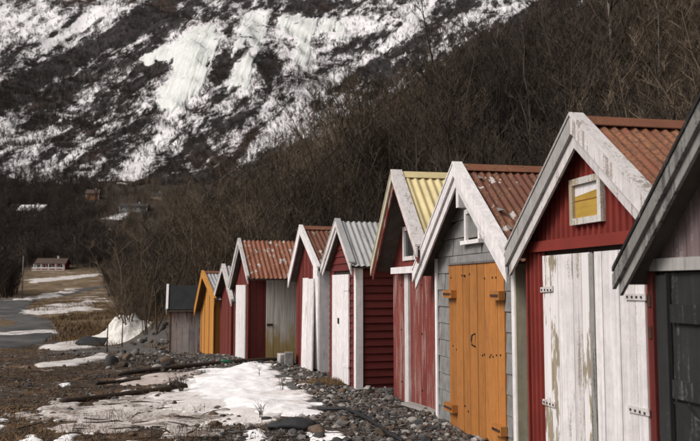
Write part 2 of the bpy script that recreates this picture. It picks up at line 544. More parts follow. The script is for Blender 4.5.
class Shed:
    """local x runs along the front (far end to near end), y goes in from the front, z is up from the base"""

    def __init__(s, u, Y, yaw, W, depth, zb, label):
        s.P, s.a, s.b = shed_frame(u, Y, yaw)
        s.W, s.D, s.zb = W, depth, zb
        s.e = empty('boathouse', (s.P[0], s.P[1], zb), -(math.pi / 2 - R(yaw)))
        tag(s.e, label, 'boathouse', 'row of small boathouses along the shore')

    def px(s, u, v, y=0.0):
        """the point of the plane local-y = y that the photo shows at pixel (u, v): local x, z"""
        d = ray(u, v)
        o = s.P + s.b * y
        # solve o + a*x = d.xy * t
        A = np.array([[s.a[0], -d[0]], [s.a[1], -d[1]]])
        x, t = np.linalg.solve(A, -o)
        return float(x), float(EYE + d[2] * t - s.zb)

    def side_px(s, u, v, x=None):
        """same for the near side wall: local y, z"""
        x = s.W if x is None else x
        d = ray(u, v)
        o = s.P + s.a * x
        A = np.array([[s.b[0], -d[0]], [s.b[1], -d[1]]])
        y, t = np.linalg.solve(A, -o)
        return float(y), float(EYE + d[2] * t - s.zb)

    def roof_shape(s, apex, left, right=None, o=0.15, extra=0.0):
        s.o = o
        xa, za = s.px(*apex, -o)
        xl, zl = s.px(*left, -o)
        if right is None:
            xr, zr = 2 * xa - xl, zl
        else:
            xr, zr = s.px(*right, -o)
        s.set_roof(xa, za, xl, zl, xr, zr, o)

    def set_roof(s, xa, za, xl, zl, xr, zr, o):
        s.o = o
        xl, xr = min(xl, -0.06), max(xr, s.W + 0.06)
        s.xa, s.za, s.xl, s.zl, s.xr, s.zr = xa, za, xl, zl, xr, zr
        print('shed', round(s.W, 2), 'apex', round(xa, 2), round(za, 2), 'L', round(xl, 2), round(zl, 2), 'R', round(xr, 2), round(zr, 2))

    def top(s, x, drop=0.05):
        if x <= s.xa:
            z = s.za + (s.zl - s.za) * (x - s.xa) / (s.xl - s.xa)
        else:
            z = s.za + (s.zr - s.za) * (x - s.xa) / (s.xr - s.xa)
        return z - drop

    def core(s, mat='core'):
        """the wall frame behind the boards; its boards hang on it"""
        W, D = s.W, s.D
        m = MB()
        prof = [(0.03, -0.25), (W - 0.03, -0.25), (W - 0.03, s.top(W, .07)), (s.xa, s.top(s.xa, .07)), (0.03, s.top(0, .07))]
        m.xz(prof, 0.035, 0.07)
        m.xz(prof, D - 0.07, D - 0.035)
        m.box(0.035, 0.07, 0.071, D - 0.071, -0.25, s.top(0, .07))
        m.box(W - 0.07, W - 0.035, 0.071, D - 0.071, -0.25, s.top(W, .07))
        s.wall = m.build('wall', mat, s.e)

    def hplank(s, x0, x1, zlo, y0=0.0, th=0.026, ztop=None):
        """outline of an upright board between x0 and x1, cut by the roof slope"""
        t = [min(s.top(x, .06), ztop) if ztop else s.top(x, .06) for x in (x0, x1)]
        poly = [(x0, zlo), (x1, zlo), (x1, t[1])]
        if x0 < s.xa < x1 and not (ztop and ztop < s.top(s.xa, .06)):
            poly.append((s.xa, s.top(s.xa, .06)))
        poly.append((x0, t[0]))
        return poly

    def planks_front(s, mats, wid=0.13, openings=(), parent=None, y=0.0, zlo=-0.06):
        """upright boards over the front; openings = (x0, x1, z0, z1)"""
        x = 0.004
        i = 0
        while x < s.W - 0.02:
            w = wid * random.uniform(0.9, 1.1)
            x1 = min(x + w, s.W - 0.004)
            if s.W - x1 < 0.05:
                x1 = s.W - 0.004
            spans = [(zlo, None)]
            for (ox0, ox1, oz0, oz1) in openings:
                if x1 > ox0 + 0.02 and x < ox1 - 0.02:
                    new = []
                    for lo, hi in spans:
                        hi_ = hi if hi is not None else 99
                        if oz0 > lo + 0.05:
                            new.append((lo, min(oz0, hi_)))
                        if oz1 < hi_ - 0.02:
                            new.append((max(lo, oz1), hi))
                    spans = new
            for lo, hi in spans:
                if max(s.top(x, .06), s.top(x1, .06)) - lo < 0.03:
                    continue
                yy = y + random.uniform(0, 0.006)
                MB().xz(s.hplank(x, x1 - 0.005, lo, ztop=hi), yy, yy + 0.025).build('plank', mats[i % len(mats)], parent or s.wall)
            x = x1
            i += 1

    def planks_side(s, mats, wid=0.13, far=False, y0=0.03, y1=None, x=None, zlo=-0.06, ztop=None):
        xs = (0.0 if far else s.W) if x is None else x
        ht = s.top(0 if far else s.W, .06) if ztop is None else ztop
        y1 = s.D - 0.03 if y1 is None else y1
        y = y0
        i = 0
        while y < y1 - 0.02:
            w = wid * random.uniform(0.9, 1.12)
            ye = min(y + w, y1)
            d = random.uniform(0, 0.006)
            b0, b1 = (xs + d, xs + d + 0.025) if far else (xs - d - 0.025, xs - d)
            MB().box(b0, b1, y, ye - 0.005, zlo + random.uniform(-.02, .02), ht).build('plank', mats[i % len(mats)], s.wall)
            y = ye
            i += 1

    def clap(s, mat, wid=0.13, where='side', openings=()):
        """overlapping level boards"""
        z = -0.05
        while z < s.za - 0.1:
            z1 = z + wid
            if where == 'side' or where == 'far':
                if z > s.top(s.W, .06) - 0.03:
                    break
                z1 = min(z1, s.top(s.W, .06))
                if where == 'side':
                    p = [(s.W - 0.028, z), (s.W + 0.002, z), (s.W - 0.018, z1 - 0.004), (s.W - 0.028, z1 - 0.004)]
                else:
                    p = [(-0.002, z), (0.028, z), (0.028, z1 - 0.004), (0.018, z1 - 0.004)]
                MB().xz(p, 0.03, s.D - 0.02).build('board', mat, s.wall)
            else:
                segs = [(0.005, s.W - 0.005)]
                for (ox0, ox1, oz0, oz1) in openings:
                    if z1 > oz0 + 0.02 and z < oz1 - 0.02:
                        new = []
                        for a, b in segs:
                            if ox0 > a + 0.02:
                                new.append((a, min(b, ox0)))
                            if ox1 < b - 0.02:
                                new.append((max(a, ox1), b))
                        segs = new
                for a, b in segs:
                    # clip by the roof slopes
                    def inv(zz, left):
                        if left:
                            return s.xa + (zz + .06 - s.za) * (s.xl - s.xa) / (s.zl - s.za)
                        return s.xa + (zz + .06 - s.za) * (s.xr - s.xa) / (s.zr - s.za)
                    a0, b0 = max(a, inv(z, True)), min(b, inv(z, False))
                    a1, b1 = max(a, inv(z1, True)), min(b, inv(z1, False))
                    if b0 - a0 < 0.04:
                        continue
                    if b1 - a1 < 0.01:
                        a1, b1 = (a0 + b0) / 2 - .004, (a0 + b0) / 2 + .004
                    MB().add([(a0, 0.0, z), (b0, 0.0, z), (b0, 0.028, z), (a0, 0.028, z),
                              (a1, 0.018, z1 - .004), (b1, 0.018, z1 - .004), (b1, 0.028, z1 - .004), (a1, 0.028, z1 - .004)],
                             [(0, 1, 5, 4), (1, 2, 6, 5), (2, 3, 7, 6), (3, 0, 4, 7), (4, 5, 6, 7), (3, 2, 1, 0)]).build('board', mat, s.wall)
            z = z + wid

    def roof(s, mat, ridge=None, pitch=0.085, amp=0.0115, back=0.18, sheet_w=0.78, flat=False):
        p = empty_part = None
        m = MB()
        o, D = s.o, s.D
        ya, yb = -o, D + back

        def geo(side):
            e = (s.xl, s.zl) if side == 'L' else (s.xr, s.zr)
            dx, dz = e[0] - s.xa, e[1] - s.za
            L = math.hypot(dx, dz)
            dx, dz = dx / L, dz / L
            n = (-dz, dx) if side == 'R' else (dz, -dx)
            return dx, dz, L, n
        # deck: two boards slabs joined under the metal
        for side in 'LR':
            dx, dz, L, n = geo(side)
            e = (s.xa + dx * L, s.za + dz * L)
            t0, t1 = 0.030, 0.052
            vt = abs(1 / n[1])
            poly = [(s.xa, s.za - t1 * vt), (e[0], e[1] - t1 * vt), (e[0], e[1] - t0 * vt), (s.xa, s.za - t0 * vt)]
            if side == 'L':
                poly = poly[::-1]
            m.xz(poly, ya + 0.004, yb - 0.03)
        s.deck = m.build('roof', 'deck', s.e)
        for side in 'LR':
            dx, dz, L, n = geo(side)
            if flat:
                mm = MB()
                q = [(s.xa, s.za - .012), (s.xa + dx * L, s.za + dz * L - .012), (s.xa + dx * L, s.za + dz * L + .006), (s.xa, s.za + .006)]
                if side == 'L':
                    q = q[::-1]
                mm.xz(q, ya, yb)
                mm.build('roofing_sheet', mat, s.deck)
                continue
            y = ya + 0.01
            k = 0
            while y < yb - 0.1:
                y1 = min(y + sheet_w, yb)
                nn = max(int((y1 - y) / pitch * 8), 8)
                rows = 3
                Ls = L + 0.03 + random.uniform(-0.015, 0.02)
                vs_, lift = [], 0.004 * (k % 2)
                for j in range(rows):
                    t = Ls * j / (rows - 1)
                    for i in range(nn + 1):
                        yy = y + (y1 + 0.03 - y) * i / nn
                        h = -0.016 + lift + amp * (1 + math.cos(2 * math.pi * yy / pitch)) / 1.0 * 0.9
                        vs_.append((s.xa + dx * t + n[0] * h, yy, s.za + dz * t + n[1] * h))
                c = nn + 1
                if side == 'R':
                    fs_ = [(j * c + i, (j + 1) * c + i, (j + 1) * c + i + 1, j * c + i + 1) for j in range(rows - 1) for i in range(nn)]
                else:
                    fs_ = [(j * c + i, j * c + i + 1, (j + 1) * c + i + 1, (j + 1) * c + i) for j in range(rows - 1) for i in range(nn)]
                ob = MB().add(vs_, fs_).build('roofing_sheet', mat, s.deck, smooth=True)
                y = y1
                k += 1
        if ridge:
            mm = MB()
            for side in 'LR':
                dx, dz, L, n = geo(side)
                w = 0.13
                q = [(s.xa, s.za + .018), (s.xa + dx * w, s.za + dz * w + .018), (s.xa + dx * w, s.za + dz * w + .026), (s.xa, s.za + .030)]
                if side == 'L':
                    q = q[::-1]
                mm.xz(q, ya + 0.02, yb + 0.01)
            mm.build('ridge_cap', ridge, s.deck)

    def barge(s, mat, h=0.11, second=None, h2=0.085, cover=None, cw=0.12, back=True):
        """boards along the gable edge: face board, lower second board, cover board on the roof edge"""
        def edge(side, z0, z1, y0, y1, name, mt, ext=0.0):
            e = (s.xl, s.zl) if side == 'L' else (s.xr, s.zr)
            f = 1 + ext
            ex, ez = s.xa + (e[0] - s.xa) * f, s.za + (e[1] - s.za) * f
            poly = [(s.xa, s.za + z0), (ex, ez + z0), (ex, ez + z1), (s.xa, s.za + z1)]
            if side == 'L':
                poly = poly[::-1]
            return MB().xz(poly, y0, y1).build(name, mt, s.e)
        for side in 'LR':
            e = (s.xl, s.zl) if side == 'L' else (s.xr, s.zr)
            vt = math.hypot(e[0] - s.xa, e[1] - s.za) / abs(e[0] - s.xa)
            mt = mat if isinstance(mat, str) else mat['LR'.index(side)]
            edge(side, -h * vt + .02, 0.02, -s.o - 0.026, -s.o - 0.002, 'bargeboard', mt, 0.03)
            if second:
                edge(side, -(h + h2) * vt + .02, -h * vt + 0.05, -s.o + 0.001, -s.o + 0.022, 'bargeboard', second, 0.0)
            if cover:
                ct = cover if isinstance(cover, str) else cover['LR'.index(side)]
                edge(side, 0.026, 0.052, -s.o - 0.034, -s.o + cw, 'cover_board', ct, 0.02)

    def trim(s, x0, x1, z0, z1, mat, name='corner_board', y0=-0.022, y1=-0.001, parent=None):
        return MB().box(x0, x1, y0, y1, z0, z1).build(name, mat, parent or s.e)

    def door(s, x0, x1, z0, z1, n, mat, y=-0.03, th=0.028, lean=0.0, gap=0.005, label=None, name='door', rail='core', backed=True):
        """a door leaf: a backing frame carrying n upright planks"""
        d = MB().box(x0 + .01, x1 - .01, y + th + 0.001, y + th + 0.004, z0 + .01, z1 - .01).build(name, rail, s.e)
        if label:
            d['label'] = label
        w = (x1 - x0) / n
        cuts = [x0 + i * w + (random.uniform(-.1, .1) * w if 0 < i < n else 0) for i in range(n + 1)]
        for i in range(n):
            dy = random.uniform(0, 0.005)
            mt = mat if isinstance(mat, str) else mat[i % len(mat)]
            MB().box(cuts[i] + gap / 2, cuts[i + 1] - gap / 2, y + dy, y + th, z0 + random.uniform(-.012, .012), z1).build('plank', mt, d)
        return d


sheds = []
# ---- nearest: weathered grey boathouse at the right edge
s = Shed(650, 4.55, 12, 2.1, 2.6, 0.08, 'weathered grey boathouse with dark doors cut off at the right edge')
xl, zl = s.px(624, 272, -.16)
xq, zq = s.px(700, 118, -.16)
k_ = (zq - zl) / (xq - xl)
s.set_roof(1.05, zl + k_ * (1.05 - xl), xl, zl, 2.1 - xl, zl, .16)
s.core()
dx0, dz1 = s.px(656, 272)
lx1 = s.W - dx0
s.planks_front(['purple_wood'], .115, [(dx0, lx1, -1, dz1 + .06)])
MB().box(dx0 - .02, lx1 + .02, -.03, -.001, dz1 + .005, dz1 + .075).build('lintel', 'grey_barge', s.e)
MB().box(dx0 - .045, dx0 + .0, -.028, -.001, -.1, dz1).build('door_post', 'red_dark', s.e)
MB().box(lx1, lx1 + .05, -.028, -.001, -.1, dz1).build('door_post', 'red_dark', s.e)
mid = (dx0 + lx1) / 2
for a, b in ((dx0 + .01, mid - .004), (mid + .004, lx1 - .01)):
    d = s.door(a, b, -.05, dz1 - .005, 5, 'dark_wood', y=.004)
    for zz in (s.px(675, 392)[1] - .03, .25, dz1 - .28):
        MB().box(a + .14, b - .02, -.022, .001, zz, zz + .10).build('rail', 'dark_wood', d)
    zz = s.px(675, 392)[1] - .03
    MB().xz([(a + .14, zz - .02), (b - .14, .36), (b - .02, .36), (a + .26, zz - .02)], -.020, .001).build('brace', 'dark_wood', d)
    MB().box(a + .02, a + .12, -.026, .0, .0, dz1 - .02).build('stile', 'dark_wood', d)
latch = MB().tube([s_ for s_ in [(mid - .25, -.035, dz1 + .03), (mid - .22, -.05, dz1 + .055), (mid - .15, -.05, dz1 + .055), (mid - .12, -.035, dz1 + .03)]], .007, 6).build('latch', 'black', s.e)
for zz in (dz1 - .2, dz1 - .38):
    MB().box(dx0 - .04, dx0 - .012, -.036, -.0285, zz, zz + .07).build('hinge', 'iron', s.e)
s.planks_side(['purple_wood', 'grey_wood'], .13)
s.planks_side(['purple_wood', 'grey_wood'], .13, far=True)
s.roof('roof_rust', 'roof_rust')
s.barge('grey_dark', .062, 'grey_dark', .05, 'dark_wood', .05)
sheds.append(s)

# ---- red corrugated front, white double door
s = Shed(528, 6.9, 12, 2.08, 2.9, 0.08, 'red corrugated boathouse with peeling white double doors and ochre gable window')
s.roof_shape((573, 119), (509, 251), None, .12)
s.core()
x0, z1 = s.px(543, 256)
x1, _ = s.px(645, 250)
xg0, _ = s.px(591.5, 300)
xg1, _ = s.px(596.3, 300)
bz0, bz1 = s.px(528, 253)[1], s.px(528, 243)[1]
wx0, wz0 = s.px(573.5, 226)
wx1, wz1 = s.px(604, 172)
# ribbed red metal sheets over the front, around door and window


def ribbed(s, xa, xb, z0, z1, name='metal_panel', mat='red_metal'):
    pts = []
    x = xa
    pr = [(0, 0.0), (.032, 0.0), (.040, -.021), (.066, -.021), (.074, 0.0)]
    xs = []
    k = math.floor(xa / .084)
    while k * .084 < xb:
        for dx_, dy_ in pr:
            xx = k * .084 + dx_
            if xa < xx < xb:
                xs.append((xx, dy_))
        k += 1
    xs = [(xa, 0.0)] + xs + [(xb, 0.0)]
    vs_, fs_ = [], []
    for xx, yy in xs:
        zt = min(z1, s.top(xx, .055)) if z1 else s.top(xx, .055)
        zt = max(zt, z0 + .001)
        vs_ += [(xx, yy + .02, z0), (xx, yy + .02, zt)]
    fs_ = [(2 * i, 2 * i + 2, 2 * i + 3, 2 * i + 1) for i in range(len(xs) - 1)]
    return MB().add(vs_, fs_).build(name, mat, s.wall)


ribbed(s, .0, x0, -.1, bz0)
ribbed(s, x1, s.W, -.1, bz0)
for a, b, c, d in ((0, .45, bz1, None), (.45, wx0, bz1, None), (wx0, wx1, bz1, wz0), (wx0, wx1, wz1, None), (wx1, s.W - .45, bz1, None), (s.W - .45, s.W, bz1, None)):
    ribbed(s, a, b, c, d)
ribbed(s, 0, s.W, bz0 + .001, bz1 - .001)
MB().box(-.012, s.W + .012, -.030, .0, bz0, bz1).build('header_beam', 'red_metal', s.e)
MB().box(-.016, .012, -.012, .06, -.15, bz0).build('corner_board', 'red_metal', s.e)
# window
wfr = empty('unused', (0, 0, 0)) if False else None
win = MB().box(wx0 + .03, wx1 - .03, -.004, .012, wz0 + .03, wz1 - .03).build('window', 'core', s.e)
fw = .052
for (a, b, c, d) in ((wx0, wx0 + fw, wz0, wz1), (wx1 - fw, wx1, wz0, wz1), (wx0 + fw, wx1 - fw, wz0, wz0 + fw), (wx0 + fw, wx1 - fw, wz1 - fw, wz1)):
    MB().box(a + .001, b - .001, -.034, .018, c + .001, d - .001).build('window_frame', 'white_peel', win)
zs = wz1 - fw - (wz1 - wz0) * .20
MB().xz([(wx0 + fw, wz0 + fw), (wx1 - fw, wz0 + fw), (wx1 - fw, zs + .014), (wx0 + fw, zs - .014)], -.010, -.005).build('pane', 'ochre_pane', win)
MB().xz([(wx0 + fw, zs - .013), (wx1 - fw, zs + .015), (wx1 - fw, wz1 - fw), (wx0 + fw, wz1 - fw)], -.008, -.005).build('pane', 'white', win)
MB().box(wx0 + fw, wx1 - fw, -.0135, -.0101, wz0 + fw + .13, wz0 + fw + .137).build('glazing_bar', 'orange_dark', win)
# doors
dl = s.door(x0, xg0, -.06, z1, 6, ['white_patch', 'white_patch', 'white', 'white', 'white_worn'], y=-.012, label='white plank door leaf with paint peeled off along its hinge side')
# peeled strip along the hinge side of the left leaf
dr = s.door(xg1, x1, -.06, z1, 6, ['white', 'white', 'white', 'white', 'white_worn'], y=-.012)
MB().box(xg0 + .002, xg1 - .002, -.020, .012, -.06, z1 - .01).build('astragal', 'grey_dark', s.e)
for d, xa_, xb_, uvs in ((dl, x0 - .02, x0 + .2, ((551, 290), (553, 404))), (dr, x1 - .22, x1 + .02, ((638, 297), (640, 411)))):
    for uv in uvs:
        zz = s.px(*uv)[1]
        tl = random.uniform(-.012, .012)
        h = MB().xz([(xa_, zz - .022), (xb_, zz - .022 + tl), (xb_, zz + .022 + tl), (xa_, zz + .022)], -.022, -.0125).build('hinge', 'white_worn', d)
        for q in range(4):
            xx = xa_ + .03 + q * .055
            MB().box(xx - .008, xx + .008, -.027, -.0222, zz - .008, zz + .008).build('bolt', 'iron', h)
s.planks_side(['red'], .13)
s.planks_side(['red'], .13, far=True)
s.roof('roof_rust', 'roof_rust')
s.barge(('grey_barge', 'white_worn'), .105, 'white_worn', .085, ('grey_barge', 'white_worn'), .085)
sheds.append(s)

# ---- grey tiled front, orange doors
s = Shed(437, 9.76, 12, 2.39, 2.9, 0.09, 'grey tiled boathouse with orange double doors and white gable boards')
s.roof_shape((455, 166), (415, 271), (506, 257), .19)
s.core()
x0, z1 = s.px(449, 264.5)
x1, _ = s.px(504, 262)
gx0, gz0 = s.px(466, 241)
gx1, gz1 = s.px(481, 206)
# cement tiles in courses


def tile_wall(s, openings, tw=.30, th=.20):
    r = 0
    z = -.05
    while z < s.za - .12:
        x = -.15 * (r % 2)
        while x < s.W:
            a, b = max(x, .004), min(x + tw, s.W - .004)
            zt = z + th
            if b - a > .03:
                spans = [(a, b, z, zt)]
                for (ox0, ox1, oz0, oz1) in openings:
                    out = []
                    for (p, q, lo, hi) in spans:
                        if q <= ox0 or p >= ox1 or hi <= oz0 or lo >= oz1:
                            out.append((p, q, lo, hi))
                            continue
                        if p < ox0 - .02:
                            out.append((p, ox0, lo, hi))
                        if q > ox1 + .02:
                            out.append((ox1, q, lo, hi))
                        if lo < oz0 - .02:
                            out.append((max(p, ox0), min(q, ox1), lo, oz0))
                        if hi > oz1 + .02:
                            out.append((max(p, ox0), min(q, ox1), oz1, hi))
                    spans = out
                for (p, q, lo, hi) in spans:
                    # clip to the gable
                    pts = [(p, lo), (q, lo)]
                    tp, tq = s.top(p, .06), s.top(q, .06)
                    if max(tp, tq) < lo + .02 or q - p < .02:
                        continue
                    if p < s.xa < q and s.top(s.xa, .06) > lo and min(tp, tq) < hi:
                        pts += [(q, max(min(tq, hi), lo + .002)), (s.xa, min(hi, s.top(s.xa, .06))), (p, max(min(tp, hi), lo + .002))]
                    else:
                        pts += [(q, max(min(tq, hi), lo + .002)), (p, max(min(tp, hi), lo + .002))]
                    g = .004
                    pts = [(xx + (g if xx == p else -g if xx == q else 0), zz) for xx, zz in pts]
                    d = random.uniform(-.004, .004)
                    vs_ = [(xx, .0 + d + .011 * (zz - lo) / th, zz + (.003 if zz == lo else -.003)) for xx, zz in pts] + [(xx, .030, zz) for xx, zz in pts]
                    n = len(pts)
                    MB().add(vs_, [tuple(range(n)), tuple(range(2 * n - 1, n - 1, -1))] + [(i, n + i, n + (i + 1) % n, (i + 1) % n) for i in range(n)]).build('tile', 'slate', s.wall)
            x += tw
        z += th
        r += 1


tile_wall(s, [(x0, x1, -1, z1), (gx0, gx1, gz0, gz1)])
xm = s.px(477.5, 300)[0]
for a, b, lab in ((x0, xm - .006, None), (xm + .006, x1, None)):
    d = s.door(a, b, -.06, z1 - .012, 4, 'orange', y=-.006, gap=.007)
    first = a == x0
    hx = (a - .02, a + .27) if first else (b - .20, b + .03)
    for zz, mt in ((s.px(455, 294)[1], 'orange'), (s.px(458, 409)[1] + (0 if first else .0), 'orange')):
        h = MB().box(hx[0], hx[1], -.075, -.0065, zz - .045, zz + .045).build('hinge_block', mt, d)
        MB().box(hx[0] + .02, hx[1] - .02, -.082, -.0755, zz - .012, zz + .012).build('hinge_strap', 'iron', h)
    for q in range(10):
        xx, zz = random.uniform(a + .05, b - .05), random.choice((.25, .9, z1 - .15)) + random.uniform(-.03, .03)
        MB().box(xx - .009, xx + .009, -.011, -.0055, zz - .009, zz + .009).build('bolt', 'black', d)
    if first:
        hz = s.px(475, 340)[1]
        MB().tube([(b - .06, -.008, hz + .07), (b - .06, -.045, hz + .05), (b - .06, -.05, hz), (b - .06, -.045, hz - .05), (b - .06, -.008, hz - .07)], .009, 6).build('handle', 'black', d)
MB().box(x0 - .01, x1 + .01, -.018, -.001, z1 - .010, z1 + .012).build('lintel', 'grey_wood', s.e)
win = MB().box(gx0 + .02, gx1 - .02, .008, .016, gz0 + .02, gz1 - .02).build('window', 'core', s.e)
MB().box(gx0 + .04, gx1 - .04, .002, .007, gz0 + .03, gz1 - .03).build('pane', 'slate', win)
for (a, b, c, d) in ((gx0, gx0 + .055, gz0, gz1), (gx1 - .055, gx1, gz0, gz1), (gx0 + .055, gx1 - .055, gz1 - .05, gz1)):
    MB().box(a + .001, b - .001, -.022, .014, c, d).build('window_frame', 'white_clean', win)
MB().box(gx0 - .05, gx1 + .05, -.055, .014, gz0 - .045, gz0 - .001).build('sill', 'white_clean', win)
px_, pz_ = s.px(456, 206)
MB().box(s.xa - .04, s.xa + .04, -.17, -.03, s.top(s.xa, .46), s.top(s.xa, .15)).build('gable_block', 'white_clean', s.e)
# corner boards
s.trim(-.03, .045, -.02, s.top(0, .08), 'white_clean')
s.trim(s.W - .085, s.W + .0, -.02, s.top(s.W, .08), 'white_clean')
MB().box(s.W - .02, s.W + .024, -.022, .13, -.02, s.top(s.W, .09)).build('corner_board', 'olive_white', s.e)
for xx in (.0, x0 - .12, s.W - .17):
    MB().box(xx, xx + .14, -.03, .10, -.2, -.022).build('foundation_block', 'concrete', s.e)
s.clap('slate', .2, 'side')
s.clap('slate', .2, 'far')
s.roof('roof_red', 'roof_rust')
s.barge('white_clean', .105, 'white', .10, 'white_clean', .08)
sheds.append(s)

# ---- red worn planks, yellow roof
s = Shed(393, 11.99, 12, 2.06, 2.9, -0.05, 'worn red boathouse with pale yellow corrugated roof and white center batten')
s.roof_shape((393, 173), (377.5, 266), None, .30)
ex, ez = s.px(422, 262, -.30)
kx = (s.W + .2 - s.xa) / (ex - s.xa)
s.set_roof(s.xa, s.za, min(s.xl, -.1), s.zl, s.W + .2, s.za + (ez - s.za) * kx, .30)
s.core('core')
wx0, wz0 = s.px(404, 261)
wx1, wz1 = s.px(416.5, 224)
bx0, bz0 = s.px(399, 274)
bx1, bz1 = s.px(421, 266)
dz = bz0 - .01
s.planks_front(['red'], .17, [(.03, s.W - .02, -1, dz), (wx0, wx1, wz0, wz1)])
cx0, _ = s.px(407.2, 330)
cx1, _ = s.px(411, 330)
s.door(.035, cx0 - .005, -.05, dz, 3, 'red_worn', y=-.008)
s.door(cx1 + .005, s.W - .03, -.05, dz, 4, 'red_worn', y=-.008)
MB().box(cx0, cx1, -.04, -.001, -.05, dz).build('center_batten', 'white_worn', s.e)
MB().box(bx0, bx1 + .12, -.13, -.002, bz0, bz1).build('ledge_board', 'white', s.e)
win = MB().box(wx0 + .02, wx1 - .02, .006, .016, wz0 + .02, wz1 - .02).build('window', 'glass', s.e)
for (a, b, c, d) in ((wx0, wx0 + .08, wz0, wz1), (wx1 - .08, wx1, wz0, wz1), (wx0 + .08, wx1 - .08, wz1 - .06, wz1), (wx0 + .08, wx1 - .08, wz0, wz0 + .06)):
    MB().box(a + .001, b - .001, -.024, .014, c + .001, d - .001).build('window_frame', 'white_worn', win)
for xx in (.5, 1.5):
    for zz in (.35, 1.1, 1.75):
        MB().box(xx - .012, xx + .012, -.016, -.0075, zz - .012, zz + .012).build('bolt', 'iron', s.e)
s.planks_side(['red', 'red_dark'], .14)
s.planks_side(['red', 'red_dark'], .14, far=True)
s.roof('roof_yellow', 'roof_yellow', pitch=.11, amp=.014)
s.barge(('cream', 'white_worn'), .085, 'red_worn', .08, ('cream', 'white_worn'), .13)
sheds.append(s)

# ---- dark red clapboards, grey roof, white door
s = Shed(329, 14.6, 16.8, 1.75, 2.5, 0.0, 'dark red clapboard boathouse with grey corrugated roof and white corner board')
s.roof_shape((336.5, 221), (322.5, 267), (349.5, 264), .12)
s.core()
x0, z1 = s.px(333.5, 275)
x1, _ = s.px(350, 275)
s.clap('red_hx', .125, 'front', [(x0, x1, -1, z1)])
s.clap('red_h', .125, 'side')
s.clap('red_h', .125, 'far')
s.trim(s.W - .10, s.W + .014, -.06, s.top(s.W, .08), 'white_clean')
MB().box(s.W + .003, s.W + .016, .0, .10, -.06, s.top(s.W, .1)).build('corner_board', 'white_clean', s.e)
d = s.door(x0, x1, .02, z1, 4, 'white', y=-.03, gap=.004)
hx = (x0 + x1) / 2 - .1
MB().box(hx, hx + .05, -.045, -.031, 1.02, 1.12).build('lock', 'black', d)
for zz in (.3, 1.6):
    MB().box(x1 - .3, x1 + .03, -.038, -.0305, zz, zz + .05).build('hinge', 'white', d)
s.roof('roof_grey', None, pitch=.10, amp=.013)
s.barge('white_worn', .09, 'white', .06, 'roof_grey', .07)
sheds.append(s)

# ---- red planks, loose white door leaning
s = Shed(296, 17.3, 20, 1.72, 2.5, 0.0, 'red boathouse with a loose white plank door tilting across its front')
s.roof_shape((300.5, 227), (289.5, 278), (318, 268), .14)
s.core()
s.planks_front(['red', 'red_dark'], .14)
# loose door: planks on battens, bottom kicked out
x0, zt = s.px(301, 278, -.1)
x1, zb_ = s.px(320, 366, -.1)
pl = []
d = empty('loose_door', (0, 0, 0))
bpy.data.objects.remove(d)
tilt = .23
dm = MB()
xa_, xb_ = x0, x0 + .74
H_ = zt - .03
dm.add([(xa_ + .02, -.035, zt - .15), (xb_ - .02, -.035, zt - .15), (xb_ - .02, -.035, zt - .07), (xa_ + .02, -.035, zt - .07),
        (xa_ + .02, -.012, zt - .15), (xb_ - .02, -.012, zt - .15), (xb_ - .02, -.012, zt - .07), (xa_ + .02, -.012, zt - .07)],
       [(0, 1, 2, 3), (7, 6, 5, 4), (0, 4, 5, 1), (1, 5, 6, 2), (2, 6, 7, 3), (3, 7, 4, 0)])
ld = dm.build('loose_door', 'white', s.e)
ld['label'] = 'white plank door hanging askew'
for i in range(2):
    a, b = xa_ + .38 * i, xa_ + .38 * i + .37
    t0, t1 = a, b
    f = tilt
    vs_ = [(a + f, -.16, .0), (b + f, -.16, .0), (b, -.06, zt - .02 * i), (a, -.06, zt - .02 * i),
           (a + f, -.13, .0), (b + f, -.13, .0), (b, -.034, zt - .02 * i), (a, -.034, zt - .02 * i)]
    MB().add(vs_, [(0, 1, 2, 3), (7, 6, 5, 4), (0, 4, 5, 1), (1, 5, 6, 2), (2, 6, 7, 3), (3, 7, 4, 0)]).build('plank', 'white', ld)
    MB().box(a + .05, b - .04, -.070, -.052, zt - .35, zt - .30).build('hinge', 'iron', ld) if False else None
s.trim(s.W - .36, s.W - .02, .02, s.top(s.W, .12), 'white', name='board', y0=-.03)
MB().box(s.W + .001, s.W + .022, -.02, .24, -.03, s.top(s.W, .1)).build('corner_board', 'white', s.e)
s.planks_side(['red', 'red_dark'], .14)
s.planks_side(['red', 'red_dark'], .14, far=True)
s.roof('roof_red', 'roof_rust', pitch=.10)
s.barge('white_clean', .13, None, .06, 'white_clean', .05)
sheds.append(s)

# ---- long rusty roof, side panels
s = Shed(234, 20.0, 20, 1.72, 2.4, -0.04, 'red boathouse with broad rusty roof and pale panels along its side')
s.roof_shape((239, 240), (231.5, 288), (247.5, 277), .14)
s.core()
x0, z1 = s.px(237, 285)
x1, _ = s.px(246.5, 285)
s.planks_front(['red', 'red_dark'], .14, [(x0, x1, -1, z1)])
s.door(x0, x1, -.03, z1, 3, 'white', y=-.03)
s.trim(s.W - .05, s.W + .02, -.05, s.top(s.W, .1), 'red')
ys = s.side_px(266, 320)[0]
s.planks_side(['red_dark'], .15, y0=.03, y1=ys)
s.planks_side(['red_dark'], .15, far=True)


